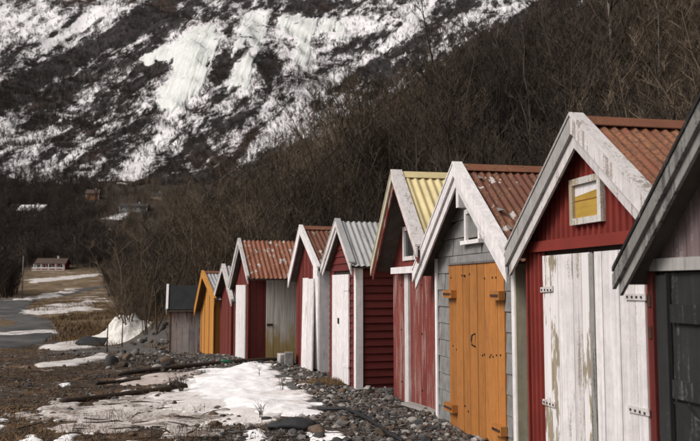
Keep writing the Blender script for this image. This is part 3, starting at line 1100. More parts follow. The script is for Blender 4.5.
def stained_panel():
    k = NT('pale_planks_stained_below')
    g = k.noise(k.coords((34, 34, 1.2), 31), 1, 5, 0.6)
    p = k.noise(k.coords((6, 6, 1.5), 9), 1, 4, 0.6)
    c = k.mix(k.ramp(g, .35, .7), (0.72, 0.68, 0.63), (0.42, 0.38, 0.33))
    sx = k.n('ShaderNodeSeparateXYZ')
    k.put(sx.inputs[0], k.n('ShaderNodeTexCoord').outputs['Object'])
    low = k.math('ADD', sx.outputs[2], k.math('MULTIPLY', k.math('SUBTRACT', p, .5), 1.6))
    c = k.mix(k.ramp(low, .95, .25), c, (0.38, 0.27, 0.115))
    k.bump(g, .4, .006)
    return k.done(c, .85)


M['stained'] = stained_panel()
s.planks_side(['stained'], .17, y0=ys, y1=s.D - .03, x=s.W + .004)
hb = MB().box(s.W + .005, s.W + .025, ys + .02, ys + .16, .78, .83).build('latch', 'iron', s.e)
s.roof('roof_patch', None, pitch=.11, amp=.014)
s.barge('white', .07, 'white_worn', .06, 'white_worn', .04)
sheds.append(s)

# ---- narrow red one
s = Shed(220.5, 21.9, 20, 1.55, 2.2, -0.28, 'narrow dark red boathouse with worn white gable boards, third from the far end')
s.roof_shape((223, 265.5), (215.5, 296), (231.5, 300), .16)
s.core()
s.planks_front(['red', 'red_dark', 'red'], .15)
s.planks_side(['red_dark'], .15)
s.planks_side(['red_dark'], .15, far=True)
s.roof('roof_grey', None, pitch=.1)
s.barge(('white_worn', 'white_worn'), .12, None, .06, 'white_worn', .06)
sheds.append(s)

# ---- yellow one
s = Shed(202, 24.2, 22, 1.8, 2.2, -0.42, 'ochre yellow plank boathouse, second from the far end')
s.roof_shape((202.5, 272), (195, 309), (214.5, 299), .18)
s.core()
s.planks_front(['yellow', 'yellow', 'orange_dark'], .2)
s.trim(s.W - .09, s.W + .015, -.05, s.top(s.W, .1), 'yellow')
s.trim(-.01, .08, -.05, s.top(0, .1), 'yellow')
s.planks_side(['orange_dark'], .17)
s.planks_side(['orange_dark'], .17, far=True)
s.roof('roof_grey', 'roof_rust', pitch=.1)
s.barge('yellow', .15, None, .06, 'yellow', .05)
sheds.append(s)

# ---- far end, grey planks, black roof
s = Shed(171.7, 26.56, 12.2, 1.6, 1.9, -0.48, 'small grey plank boathouse with black roof at the far end')
za = s.px(172, 285.5)[1]
ze = s.px(171, 309)[1]
s.set_roof(.8, at_depth(172, 285.5, 25.8)[2] - s.zb, -.15, at_depth(171, 309.5, 24.9)[2] - s.zb, 1.75, at_depth(171, 309.5, 24.9)[2] - s.zb, .12)
s.core()
s.planks_front(['grey_red_wood'], .2)
s.planks_side(['grey_red_wood'], .19)
s.planks_side(['grey_red_wood'], .19, far=True)
s.trim(s.W - .02, s.W + .015, -.05, s.top(s.W, .1), 'red_dark')
s.roof('roof_black', None, flat=True)
s.barge('white', .11, None, .06, 'white', .04)
sheds.append(s)


def in_shed(x, y, pad=0.1):
    """mask of points that lie inside any boathouse"""
    x, y = np.asarray(x, float), np.asarray(y, float)
    m = np.zeros(x.shape, bool)
    for s in sheds:
        dx, dy = x - s.P[0], y - s.P[1]
        lx, ly = dx * s.a[0] + dy * s.a[1], dx * s.b[0] + dy * s.b[1]
        m |= (lx > -pad) & (lx < s.W + pad) & (ly > -pad) & (ly < s.D + pad)
    return m

# ------------------------------------------------------------------ mountain
def mz(x, y):
    x, y = np.asarray(x, float), np.asarray(y, float)
    b = 58 + 0.62 * (y - 470)
    wx = x + 0.55 * (y - 470)                   # gullies run down to the left
    b = b + (fbm(wx / 130, y / 190, 51, 5) - 0.5) * 60 * sstep(470, 620, y)
    r = np.abs(fbm(wx / 48, y / 60, 61, 4) - 0.5) * 2
    b = b + (0.35 - r) * 11 * sstep(480, 600, y)
    b = b + (fbm(x / 14, y / 9, 71, 4) - 0.5) * 6
    st = (b / 26 + fbm(x / 90, y / 90, 81, 3) * 3)
    b = b + 3.5 * (np.abs((st % 1.0) - 0.5) * 2 - 0.5)          # rock ledges
    return b - 60 * sstep(472, 430, y)


def proj(x, y, z):
    c, s_ = math.cos(PITCH), math.sin(PITCH)
    dz = z - EYE
    f = np.maximum(y * c + dz * s_, 1.0)
    return 350 + FPX * x / f, 220.5 - FPX * (-y * s_ + dz * c) / f


mxs = np.arange(-640, 700, 3.0)
mys = np.arange(436, 1230, 2.6)
MX, MY = np.meshgrid(mxs, mys)
MZ = mz(MX, MY)
PU, PV = proj(MX, MY, MZ)                       # where the photo shows each spot: places the snow fields
al, ac = PU * 0.80 - PV * 0.60, PU * 0.60 + PV * 0.80
snow = 0.030 + 0.40 * fbm(al / 65, ac / 13, 91, 5) + 0.28 * fbm(PU / 5, PV / 5, 95, 4) + 0.32 * fbm(al / 17, ac / 4, 97, 3)
gyz, gxz = np.gradient(MZ, 2.6, 3.0)
snow = snow - 0.055 * (np.hypot(gyz, gxz) - 0.75)


def blob(cx, cy, rx, ry, ang, amp):
    a = R(ang)
    dx, dy = PU - cx, PV - cy
    p, q = dx * math.cos(a) + dy * math.sin(a), -dx * math.sin(a) + dy * math.cos(a)
    return amp * np.exp(-(p / rx) ** 2 - (q / ry) ** 2)


for b in ((30, 28, 34, 11, -24, .14), (112, 10, 26, 7, -20, .11), (90, 48, 120, 8, -30, -.30), (60, 90, 90, 22, -32, -.08), (12, 118, 26, 9, -35, .14),
          (30, 118, 26, 18, 0, -.08), (150, 152, 60, 8, -50, .15), (180, 130, 60, 18, -42, .07), (250, 138, 90, 12, -35, .06),
          (115, 195, 18, 9, -30, .14), (30, 180, 25, 9, -25, .12), (62, 188, 25, 8, -30, .12), (20, 80, 40, 20, -30, -.10),
          (60, 140, 40, 30, -30, -.05), (295, 60, 40, 18, -15, .12), (268, 64, 13, 15, 0, -.30), (224, 70, 9, 20, 20, -.24), (338, 45, 18, 10, 0, -.10),
          (375, 52, 80, 5, -36, .24), (362, 26, 26, 10, -8, .2), (400, 62, 90, 7, -38, -.12), (380, 98, 70, 6, -38, .11), (460, 22, 60, 7, -32, .18), (470, 48, 60, 6, -38, .04), (520, 6, 40, 8, -25, .14),
          (320, 125, 90, 10, -36, .04), (330, 165, 170, 30, -38, -.20), (500, 60, 120, 26, -38, -.26), (190, 215, 200, 18, 0, -.22), (210, 180, 90, 16, -14, -.20),
          (152, 66, 12, 9, 0, -.20), (180, 20, 60, 9, -14, -.10), (300, 5, 70, 8, 0, -.05)):
    snow = snow + blob(*b)


def poly_sd(px, py, poly):
    """signed distance to a polygon, positive inside"""
    poly = np.asarray(poly, float)
    d = np.full(px.shape, 1e9)
    ins = np.zeros(px.shape, bool)
    n = len(poly)
    for i in range(n):
        ax, ay = poly[i]
        bx, by = poly[(i + 1) % n]
        ex, ey = bx - ax, by - ay
        t = np.clip(((px - ax) * ex + (py - ay) * ey) / max(ex * ex + ey * ey, 1e-9), 0, 1)
        d = np.minimum(d, np.hypot(px - ax - t * ex, py - ay - t * ey))
        cond = (ay > py) != (by > py)
        xi = ax + (py - ay) * ex / (ey if abs(ey) > 1e-9 else 1e-9)
        ins ^= cond & (px < xi)
    return np.where(ins, d, -d)


ICE = [
    ('broad pale green frozen waterfall spreading down the middle of the mountain', [(188, 32), (200, 27), (214, 26), (221, 40), (212, 58), (208, 72), (200, 92), (186, 104), (172, 116), (158, 109), (160, 92), (174, 76), (172, 63), (160, 62), (145, 66), (140, 58), (158, 48), (172, 45)]),
    ('tall frozen waterfall with a dark notch beside the broad ice sheet', [(243, 17), (268, 12), (266, 30), (260, 52), (254, 54), (250, 46), (247, 40), (241, 50), (233, 56), (238, 40)]),
    ('small frozen cascade just below the tall notched icefall', [(236, 66), (250, 56), (253, 74), (251, 92), (240, 88), (228, 92)]),
    ('wide frozen waterfall hanging under a dark cliff left of two thin ones', [(278, 18), (300, 16), (318, 20), (319, 36), (308, 40), (312, 58), (305, 68), (296, 60), (298, 44), (288, 36), (279, 36)]),
    ('thin frozen waterfall between wide icefall and rightmost icefall', [(322, 20), (333, 16), (334, 27), (328, 36), (320, 34)]),
    ('narrowest rightmost frozen waterfall on the dark cliff', [(339, 24), (345, 22), (345, 34), (340, 42), (336, 40)]),
]
for lab, poly in ICE:                            # snow lies around and below each icefall
    bx0, by0 = np.min(poly, 0) - 25
    bx1, by1 = np.max(poly, 0) + 25
    w = (PU > bx0) & (PU < bx1) & (PV > by0) & (PV < by1)
    dd = np.minimum(poly_sd(PU[w], PV[w], poly), 0)
    snow[w] += 0.075 * np.exp(-(dd / 4.0) ** 2)


def mountain_material():
    k = NT('mountain')
    P = k.coords((1, 1, 1))

    def dot(d, f):                              # ledges climb to the right along the slope
        nd = k.n('ShaderNodeVectorMath', operation='DOT_PRODUCT')
        k.put(nd.inputs[0], P)
        nd.inputs[1].default_value = d
        return k.math('MULTIPLY', nd.outputs['Value'], f)
    cv = k.n('ShaderNodeCombineXYZ')
    k.put(cv.inputs[0], dot((0.41, 0.78, 0.48), 0.5))
    k.put(cv.inputs[1], dot((0.91, -0.35, -0.22), 1.0))
    k.put(cv.inputs[2], dot((0.0, -0.53, 0.85), 0.6))
    n = k.noise(cv.outputs[0], 0.16, 8, 0.72)
    n2 = k.noise(cv.outputs[0], 0.6, 5, 0.7)
    a = k.attr('snow').outputs['Fac']
    rock = k.mix(k.ramp(n, 0.35, 0.7), (0.020, 0.020, 0.022), (0.066, 0.058, 0.055))
    rock = k.mix(k.ramp(k.noise(P, 0.016, 4), 0.52, 0.66), rock, (0.055, 0.037, 0.030))
    m = k.math('ADD', a, k.math('ADD', k.math('MULTIPLY', k.math('SUBTRACT', n, 0.5), 0.5), k.math('MULTIPLY', k.math('SUBTRACT', n2, 0.5), 0.45)))
    c = k.mix(k.ramp(m, 0.47, 0.60), rock, (0.80, 0.775, 0.78))
    k.bump(n2, 0.8, 1.2)
    return k.done(c, 0.85, 0.1)


M['mountain'] = mountain_material()
mountain = np_mesh('mountain', np.stack([MX, MY, MZ], -1).reshape(-1, 3), grid_faces(len(mxs), len(mys)), 'mountain')
set_attr(mountain, 'snow', snow)
tag(mountain, 'steep dark mountainside streaked with snow', 'mountain', kind='structure')


def mount_hit(u, v):
    c, s_ = math.cos(PITCH), math.sin(PITCH)
    x, y = (u - 350.0) / FPX, (220.5 - v) / FPX
    dx, dy, dz = x, c - y * s_, s_ + y * c
    t = np.full(u.shape, 1200.0)
    done = np.zeros(u.shape, bool)
    for tt in np.arange(470, 1250, 2.5):
        h = (~done) & (EYE + dz * tt <= mz(dx * tt, dy * tt))
        t[h] = tt
        done |= h
    return dx * t, dy * t


M['ice'] = None
k = NT('blue_white_ice')
nI = k.noise(k.coords((0.9, 0.12, 0.09)), 1, 6, 0.6)
cI = k.mix(k.ramp(nI, 0.3, 0.7), (0.60, 0.615, 0.585), (0.76, 0.765, 0.73))
k.bump(nI, 0.35, 0.6)
M['ice'] = k.done(cI, 0.5, 0.3)
for lab, poly in ICE:
    P_ = np.array(poly, float)
    us = np.arange(P_[:, 0].min() - 2, P_[:, 0].max() + 2.1, 0.6)
    vs2 = np.arange(P_[:, 1].min() - 2, P_[:, 1].max() + 2.1, 0.8)
    U, V = np.meshgrid(us, vs2)
    D_ = U * .93 + V * .30
    sdv = poly_sd(U, V, P_) + (fbm(D_ / 2.2, V / 11, 5, 4) - 0.5) * 9 + (fbm(U / 6, V / 6, 6, 3) - .5) * 7
    X, Y = mount_hit(U, V)
    X = X + 0.0
    rib = fbm(D_ / 1.7, V / 26, 15, 3)
    th = np.clip(sdv, -2, 2) * 0.5 + (rib - .5) * .8 * sstep(0, 2, sdv)
    Z = mz(X, Y)
    # smooth the bed so the ice hangs as a sheet
    for _ in range(22):
        for A in (Y, Z):
            A[1:-1, 1:-1] = (A[1:-1, 1:-1] * 2 + A[:-2, 1:-1] + A[2:, 1:-1] + A[1:-1, :-2] + A[1:-1, 2:]) / 6
    V3 = np.stack([X, Y - th * 0.8, Z + th * 0.6], -1).reshape(-1, 3)
    F = grid_faces(len(us), len(vs2))
    keep = (th.ravel()[F] > -0.6).all(1)
    o = np_mesh('frozen_waterfall', V3, F[keep][:, ::-1], 'ice')
    tag(o, lab, 'ice', 'frozen waterfalls on the mountain')


# ------------------------------------------------------------------ snow on the ground, road
def snow_material(name, clean, dirty, amount, scale=1.0):
    k = NT(name)
    n = k.noise(k.coords((2.2 * scale, 2.2 * scale, 2.2)), 1, 7, 0.65)
    n2 = k.noise(k.coords((26, 26, 26)), 1, 4, 0.6)
    w = k.math('ADD', k.math('MULTIPLY', n, 0.62), k.math('MULTIPLY', n2, 0.38))
    th = 0.70 - 0.42 * amount
    c = k.mix(k.ramp(w, th, th + 0.16), clean, dirty)
    k.bump(k.math('ADD', k.math('MULTIPLY', n2, 0.4), n), 0.5, 0.04)
    k.b.inputs['Subsurface Weight'].default_value = 0.0
    return k.done(c, 0.75, 0.2)


M['snow'] = snow_material('snow', (0.82, 0.805, 0.80), (0.56, 0.515, 0.48), 0.40)
M['snow_dirty'] = snow_material('dirty_ice', (0.58, 0.53, 0.50), (0.17, 0.135, 0.11), 0.62)
M['snow_far'] = snow_material('old_snow', (0.60, 0.565, 0.545), (0.27, 0.215, 0.17), 0.55, 0.8)
M['snow_pink'] = snow_material('sandy_snow', (0.50, 0.43, 0.39), (0.20, 0.15, 0.115), 0.55)

snow_polys = []


def ground_patch(name, poly_px, mat, thick, cell, ragged=0.4, freq=1.2, label=None, kind='structure', lift=0.0, seed=3, bumpy=0.35, edge=None, power=0.5):
    W_ = np.array([hit(u, v)[:2] for u, v in poly_px])
    lo, hi = W_.min(0) - 1.0, W_.max(0) + 1.0
    xs, ys = np.arange(lo[0], hi[0], cell), np.arange(lo[1], hi[1], cell * 1.3)
    X, Y = np.meshgrid(xs, ys)
    sdv = poly_sd(X, Y, W_) + (fbm(X * freq, Y * freq, seed, 4) - 0.5) * 2 * ragged
    e = edge or thick * 3.0 + 0.03
    t = thick * (np.clip(sdv, 0, e) / e) ** power * (1 + (fbm(X * 2.1, Y * 2.1, seed + 9, 3) - 0.5) * bumpy * 2)
    t = np.where(sdv > 0, t + lift, -0.06)
    Z = terr(X, Y) + t
    F = grid_faces(len(xs), len(ys))
    keep = (sdv.ravel()[F] > 0).any(1)
    ok = ~in_shed(X, Y, -0.05).ravel()[F].any(1)
    F = F[keep & ok]
    if not len(F):
        return None
    used = np.unique(F)
    remap = np.full(X.size, -1)
    remap[used] = np.arange(len(used))
    o = np_mesh(name, np.stack([X, Y, Z], -1).reshape(-1, 3)[used], remap[F], mat)
    tag(o, label, None, kind=kind)
    snow_polys.append((W_, ragged))
    return o


ground_patch('snow', [(168, 391), (186, 380), (214, 369), (246, 363), (268, 364), (283, 373), (293, 385), (325, 409), (318, 415), (292, 418), (262, 421), (238, 414), (212, 405), (186, 400)],
             'snow', 0.10, 0.025, 0.55, 2.4, 'bright white snow patch in front of the far boathouses', edge=1.1, bumpy=.8, power=.8)
ground_patch('snow', [(140, 398), (180, 384), (214, 372), (246, 368), (285, 380), (310, 402), (305, 416), (262, 425), (215, 422), (170, 410)],
             snow_material('grey_slush', (0.70, 0.66, 0.635), (0.40, 0.345, 0.305), 0.5), 0.03, 0.03, 0.6, 2.8, 'grey slush at the rim of the bright snow patch', seed=11)
ground_patch('snow', [(30, 412), (70, 403), (120, 397), (180, 393), (230, 402), (262, 419), (225, 427), (160, 433), (90, 430), (50, 424)],
             'snow_dirty', 0.022, 0.03, 1.15, 2.6, 'thin grey dirty ice spread over the grass', seed=13)
ground_patch('snow', [(122, 380), (150, 376), (198, 371), (206, 376), (180, 384), (135, 386)], 'snow_pink', 0.025, 0.04, 0.45, 2.0, 'brownish snow strip behind the dark log', seed=17)
ground_patch('snow', [(30, 369), (70, 360), (104, 354), (112, 357), (75, 366)], 'snow_far', 0.04, 0.08, 0.4, 1.0, 'pale snow strip across the brown grass', seed=19)
for i, pl_ in enumerate((
        [(36, 349), (62, 343), (92, 338), (128, 322), (134, 327), (112, 341), (88, 348), (60, 350)],
        [(-10, 333), (30, 331), (56, 330), (58, 333), (20, 335.5), (-10, 336)],
        [(30, 313), (45, 305), (78, 303), (98, 299), (88, 308), (60, 317), (40, 317)],
        [(30, 299.5), (46, 294), (58, 291.5), (60, 294), (48, 298.5)],
        [(64, 293), (70, 289.5), (71, 293.5)],
        [(30, 280), (70, 276), (100, 273.5), (101, 275.5), (70, 279), (34, 283)],
        [(0, 302), (12, 300.5), (30, 298.5), (30, 300), (10, 302.5)])):
    ground_patch('snow', pl_, 'snow_far', 0.08 if i != 1 else 0.04, 0.14 if i < 2 else 0.4, (0.7, 0.35)[i] if i < 2 else 2.2, 0.8, 'old snow lying beside the road', seed=23 + i)
for i, pl_ in enumerate(([(245, 433), (256, 431), (268, 438), (262, 446), (246, 444)], [(304, 434), (318, 430), (342, 433), (348, 441), (312, 446)],
                         [(-6, 420), (3, 421), (6, 427), (-4, 430)], [(58, 437), (78, 435), (82, 446), (56, 447)], [(88, 428), (97, 430), (95, 435), (87, 434)], [(28, 437), (38, 436), (40, 444), (27, 444)],
                         [(60, 385), (70, 383), (72, 386), (62, 388)], [(300, 405), (309, 404), (310, 408), (301, 409)])):
    ground_patch('snow', pl_, 'snow', 0.028, 0.018, 0.13, 5.0, 'small leftover snow patch among the stones and grass', seed=43 + i, edge=.08)

k = NT('asphalt')
nA = k.noise(k.coords((1, 1, 1)), 0.7, 6, 0.6)
nB = k.noise(k.coords((40, 40, 40)), 1, 3)
cA = k.mix(k.ramp(nA, 0.35, 0.68), (0.050, 0.049, 0.048), (0.105, 0.101, 0.097))
k.bump(nB, 0.3, 0.01)
M['asphalt'] = k.done(cA, 0.8, 0.2)
road = ground_patch('road', [(-60, 304), (-10, 301), (30, 297.5), (60, 292.5), (84, 288.5), (102, 285.8), (104, 287.5), (86, 292), (60, 296), (36, 301), (27, 307), (34, 315), (52, 322), (58, 331), (52, 339), (32, 346), (0, 349), (-60, 353), (-60, 329), (-8, 327), (14, 325), (16, 321), (0, 318), (-60, 322)],
                    'asphalt', 0.012, 0.25, 0.25, 0.4, 'grey asphalt road bending away on the left', lift=0.02, bumpy=0.0)

# ------------------------------------------------------------------ stones
STONE_COLS = [(0.085, 0.08, 0.075), (0.05, 0.048, 0.046), (0.125, 0.115, 0.107), (0.12, 0.083, 0.06), (0.07, 0.052, 0.038), (0.27, 0.25, 0.23), (0.034, 0.034, 0.035)]
SM = []
for i, c_ in enumerate(STONE_COLS):
    SM.append(plain('beach_stone_%d' % i, c_, 0.85, 0.4, 14, 0.5, 90))


def ico(sub):
    import bmesh
    bm = bmesh.new()
    bmesh.ops.create_icosphere(bm, subdivisions=sub, radius=1)
    v = np.array([p.co[:] for p in bm.verts])
    f = np.array([[q.index for q in p.verts] for p in bm.faces])
    bm.free()
    return v, f


IV, IF = ico(2)
IV1, IF1 = ico(1)


def stone_shape(seed, v=IV, flat=0.6):
    r = np.random.default_rng(seed)
    p = v * r.uniform(0.75, 1.25, 3) * np.array([1.15, 0.9, flat])
    for _ in range(9):                              # chip flat faces off
        n = r.normal(size=3)
        n /= np.linalg.norm(n)
        d = r.uniform(0.40, 0.72)
        h = p @ n - d
        p = p - np.outer(np.clip(h, 0, None), n) * 0.85
    return p * (1 + r.uniform(-0.05, 0.05, (len(p), 1)))


stone_meshes = []
for i in range(21):
    p = stone_shape(100 + i)
    me = bpy.data.meshes.new('stone')
    me.from_pydata(p.tolist(), [], IF.tolist())
    me.polygons.foreach_set('use_smooth', [i % 3 != 0] * len(IF))
    me.materials.append(SM[i % len(SM)])
    stone_meshes.append(me)

spots = []
tries = 0
while len(spots) < 235 and tries < 9000:
    tries += 1
    u, v = random.uniform(215, 470), random.uniform(366, 446)
    if random.random() < 0.25:
        u = random.uniform(0, 260)
    x, y, z = hit(u, v)
    dl = row_x(y) - x
    if dl > 2.9 and random.random() < 0.8:
        continue
    r_ = random.choice((.032, .036, .04, .045, .055, .08)) * random.uniform(.8, 1.15)
    if bool(in_shed(x, y, r_ + .05)):
        continue
    if poly_sd(np.array([x]), np.array([y]), snow_polys[0][0])[0] > -0.05 and random.random() < .95:
        continue
    if any((x - a) ** 2 + (y - b) ** 2 < (r_ + c) ** 2 * .8 for a, b, c in spots):
        continue
    spots.append((x, y, r_))
# the stone bank beside the far boathouse
while len(spots) < 298:
    u, v = random.uniform(108, 170), random.uniform(318, 371)
    if v < 348 - 0.62 * (u - 124):
        continue
    x, y, z = hit(u, v)
    if bool(in_shed(x, y, .1)):
        continue
    spots.append((x, y, random.choice((.06, .08, .1, .13, .19)) * random.uniform(.8, 1.2)))
for i, (x, y, r_) in enumerate(spots):
    o = bpy.data.objects.new('stone', random.choice(stone_meshes))
    o.location = (x, y, tz(x, y) + r_ * .22)
    o.rotation_euler = (random.uniform(-.25, .25), random.uniform(-.25, .25), random.uniform(0, 6.3))
    o.scale = (r_,) * 3
    o.parent = ground
    col.objects.link(o)

# pebbles too many to count
N = 44000
yy = rng.uniform(7.2, 24, N)
xx = row_x(yy) - np.abs(rng.normal(0.2, 1.5, N)) - 0.0 + rng.uniform(0, 0.7, N) * (rng.random(N) < .3)
N2 = 7000
y2 = rng.uniform(8, 27, N2)
x2 = rng.uniform(-.47, -.05, N2) * y2
kp = fbm(x2 * .9, y2 * .9, 61, 3) > .5
xx, yy = np.concatenate([xx, x2[kp]]), np.concatenate([yy, y2[kp]])
rr = np.clip(rng.lognormal(-4.3, 0.60, len(xx)), .008, .075)
snow_in = np.zeros(len(xx), bool)
for W_, rg in snow_polys[:1]:
    snow_in |= poly_sd(xx, yy, W_) > -0.02
ok = ~in_shed(xx, yy, -0.01) & ~snow_in
xx, yy, rr = xx[ok], yy[ok], rr[ok]
shapes = np.stack([stone_shape(300 + i, IV1, 0.65) for i in range(24)])
for mi in range(len(SM)):
    sel = np.arange(len(xx)) % len(SM) == mi
    n = sel.sum()
    x_, y_, r_ = xx[sel], yy[sel], rr[sel]
    sh = shapes[rng.integers(0, 24, n)] * r_[:, None, None]
    an = rng.uniform(0, 6.28, n)
    c, s_ = np.cos(an)[:, None], np.sin(an)[:, None]
    px_, py_ = sh[:, :, 0] * c - sh[:, :, 1] * s_, sh[:, :, 0] * s_ + sh[:, :, 1] * c
    pz_ = sh[:, :, 2] + (terr(x_, y_) + r_ * .18)[:, None]
    V3 = np.stack([px_ + x_[:, None], py_ + y_[:, None], pz_], -1).reshape(-1, 3)
    F = (IF1[None] + (np.arange(n) * len(IV1))[:, None, None]).reshape(-1, 3)
    o = np_mesh('pebbles', V3, F, SM[mi], smooth=False, parent=ground)
    o['kind'] = 'stuff'


# ------------------------------------------------------------------ single rocks and litter on the shore
def rock(u, v, sx, sy, sz, mat, label, seed, rz=0.0, sink=.25, name='rock', dist=None):
    x, y, z = hit(u, v)
    p = stone_shape(seed, ico(3)[0], 1.0)
    f = ico(3)[1]
    p = p * (1 + (fbm(p[:, 0] * 2.5 + seed, p[:, 1] * 2.5 + p[:, 2], 7, 3)[:, None] - .5) * .35)
    p = p / np.abs(p).max(0) * np.array([sx, sy, sz])
    o = np_mesh(name, p, f, mat, smooth=True)
    o.location = (x, y + sy * .6, tz(x, y + sy * .6) + sz * (1 - 2 * sink))
    o.rotation_euler = (0, 0, rz)
    tag(o, label, 'rock', 'single rocks on the shore')
    return o


M['dark_rock'] = plain('dark_wet_rock', (0.030, 0.031, 0.033), 0.75, 0.4, 6, 0.6)
rock(284, 431, .37, .2, .10, 'dark_rock', 'large flat black rock at the near edge of the snow patch', 5)
rock(341, 428, .12, .1, .07, SM[2], 'pale grey rock right of the flat black rock', 8)
rock(316, 436, .10, .09, .08, SM[3], 'brownish round rock in front of the flat black rock', 11)
rock(90, 347, .62, .35, .24, 'dark_rock', 'low dark rock in front of the white snow pile', 15)
rock(391, 402, .10, .09, .07, SM[2], 'grey rock beside the corner of the worn red boathouse', 18)
rock(368, 391, .09, .08, .06, SM[5], 'pale rock beneath the dark red side wall', 21)


def block(u, v, w, d, h, rz, mat, label, cat):
    x, y, z = hit(u, v)
    m = MB()
    j = lambda: random.uniform(-.012, .012)
    pts = [(sx * w / 2 + j(), sy * d / 2 + j(), hh + j()) for hh in (-.04, h) for sx, sy in ((-1, -1), (1, -1), (1, 1), (-1, 1))]
    m.add(pts, [(3, 2, 1, 0), (4, 5, 6, 7), (0, 1, 5, 4), (1, 2, 6, 5), (2, 3, 7, 6), (3, 0, 4, 7)])
    o = m.build('concrete_block', mat, None)
    o.location = (x, y, tz(x, y) + .01)
    o.rotation_euler = (0, 0, rz)
    bv = o.modifiers.new('bevel', 'BEVEL')
    bv.width, bv.segments = .02, 2
    return tag(o, label, cat)


block(283.5, 363, .24, .2, .2, .4, 'concrete', 'pale concrete block on the gravel beside the stained side panels', 'block')
block(289, 364.5, .2, .2, .26, .1, plain('grey_concrete', (.2, .195, .185), .9, .3, 8), 'upright grey concrete block right of the pale block', 'block')


def ground_path(pts_px, r, n=40):
    W_ = np.array([hit(u, v)[:2] for u, v in pts_px])
    t = np.linspace(0, len(W_) - 1, n)
    xs = np.interp(t, np.arange(len(W_)), W_[:, 0])
    ys = np.interp(t, np.arange(len(W_)), W_[:, 1])
    for _ in range(3):
        xs[1:-1] = (xs[:-2] + xs[1:-1] * 2 + xs[2:]) / 4
        ys[1:-1] = (ys[:-2] + ys[1:-1] * 2 + ys[2:]) / 4
    return [(float(x), float(y), tz(x, y) + r * .75) for x, y in zip(xs, ys)]


MB().tube([(a_, b_, c_ + .03) for a_, b_, c_ in ground_path([(318, 412), (345, 412), (368, 423), (384, 433), (402, 446)], .022, 60)], .022, 8).build('hose', 'hose', smooth=True)
tag(bpy.data.objects['hose'], 'thin black hose lying across the gravel', 'hose')
M['log'] = painted_wood('dark_wet_timber', (0.045, 0.030, 0.022), (0.025, 0.018, 0.014), 0.4, axis='x', dirt=(0.02, 0.015, 0.012))


def log(pts, r, label):
    W_ = [hit(u, v) for u, v in pts]
    n = 24
    P0, P1 = np.array(W_[0]), np.array(W_[-1])
    path = []
    for i in range(n + 1):
        t = i / n
        q = P0 + (P1 - P0) * t
        path.append((q[0], q[1] + math.sin(t * 3) * .03, 0))
    z0 = [tz(p[0], p[1]) for p in path]
    fit = np.polyfit(np.linspace(0, 1, n + 1), z0, 2)
    path = [(p[0], p[1], float(np.polyval(fit, i / n)) + r * .7) for i, p in enumerate(path)]
    o = MB().tube(path, [r * (1.1 - .25 * i / n) * (1 + .08 * math.sin(i * 1.7)) for i in range(n + 1)], 9).build('log', 'log', smooth=True)
    return tag(o, label, 'log', 'dark logs lying on the shore')


log([(292, 361), (118, 376)], .055, 'long dark log lying in front of the far boathouses')
log([(186, 389), (60, 404)], .05, 'thinner dark log half sunk in grass left of the snow')
log([(140, 381), (96, 385)], .04, 'short dark log between the two long ones')
x, y, z = hit(401, 409)
x_, y_, z_ = hit(434, 416)
an = math.atan2(y_ - y, x_ - x)
L_ = math.hypot(x_ - x, y_ - y)
pk = MB().box(0, L_, 0, .15, 0, .035).build('plank', painted_wood('grey_driftwood', (.33, .31, .29), (.16, .15, .14), .4, axis='x'))
pk.location = (x, y, max(tz(x, y), tz(x_, y_)) + .012)
pk.rotation_euler = (0, 0, an)
tag(pk, 'loose grey plank on the gravel before the worn red boathouse', 'plank')
b = MB()
b.tube([(0, 0, .03), (.16, 0, .03), (.19, 0, .03), (.25, 0, .03)], [.034, .034, .014, .013], 10)
k = NT('green_glass')
bo = b.build('bottle', k.done((0.02, 0.11, 0.06), .25), smooth=True)
x, y, z = hit(221, 368)
bo.location = (x, y, tz(x, y) + .12)
bo.rotation_euler = (0, .12, .4)
tag(bo, 'small green bottle lying at the top edge of the snow', 'bottle')

random.seed(321)
m = MB()
for i in range(170):
    u, v = random.uniform(0, 400), random.uniform(368, 445)
    x, y, z = hit(u, v)
    if bool(in_shed(x, y, .3)) or poly_sd(np.array([x]), np.array([y]), snow_polys[0][0])[0] > 0:
        continue
    a, L = random.uniform(-.6, .6) + random.choice((0, math.pi / 2)) * (random.random() < .3), random.uniform(.06, .45)
    r_ = random.uniform(.004, .012)
    x2, y2 = x + math.cos(a) * L, y + math.sin(a) * L
    m.tube([(x, y, tz(x, y) + r_ + .012), ((x + x2) / 2, (y + y2) / 2 + random.uniform(-.02, .02), tz((x + x2) / 2, (y + y2) / 2) + r_ + .02), (x2, y2, tz(x2, y2) + r_ + .012)], [r_, r_ * .9, r_ * .6], 5)
tag(m.build('driftwood_bits', 'log'), 'small dark driftwood sticks strewn over the shore', None, kind='stuff')

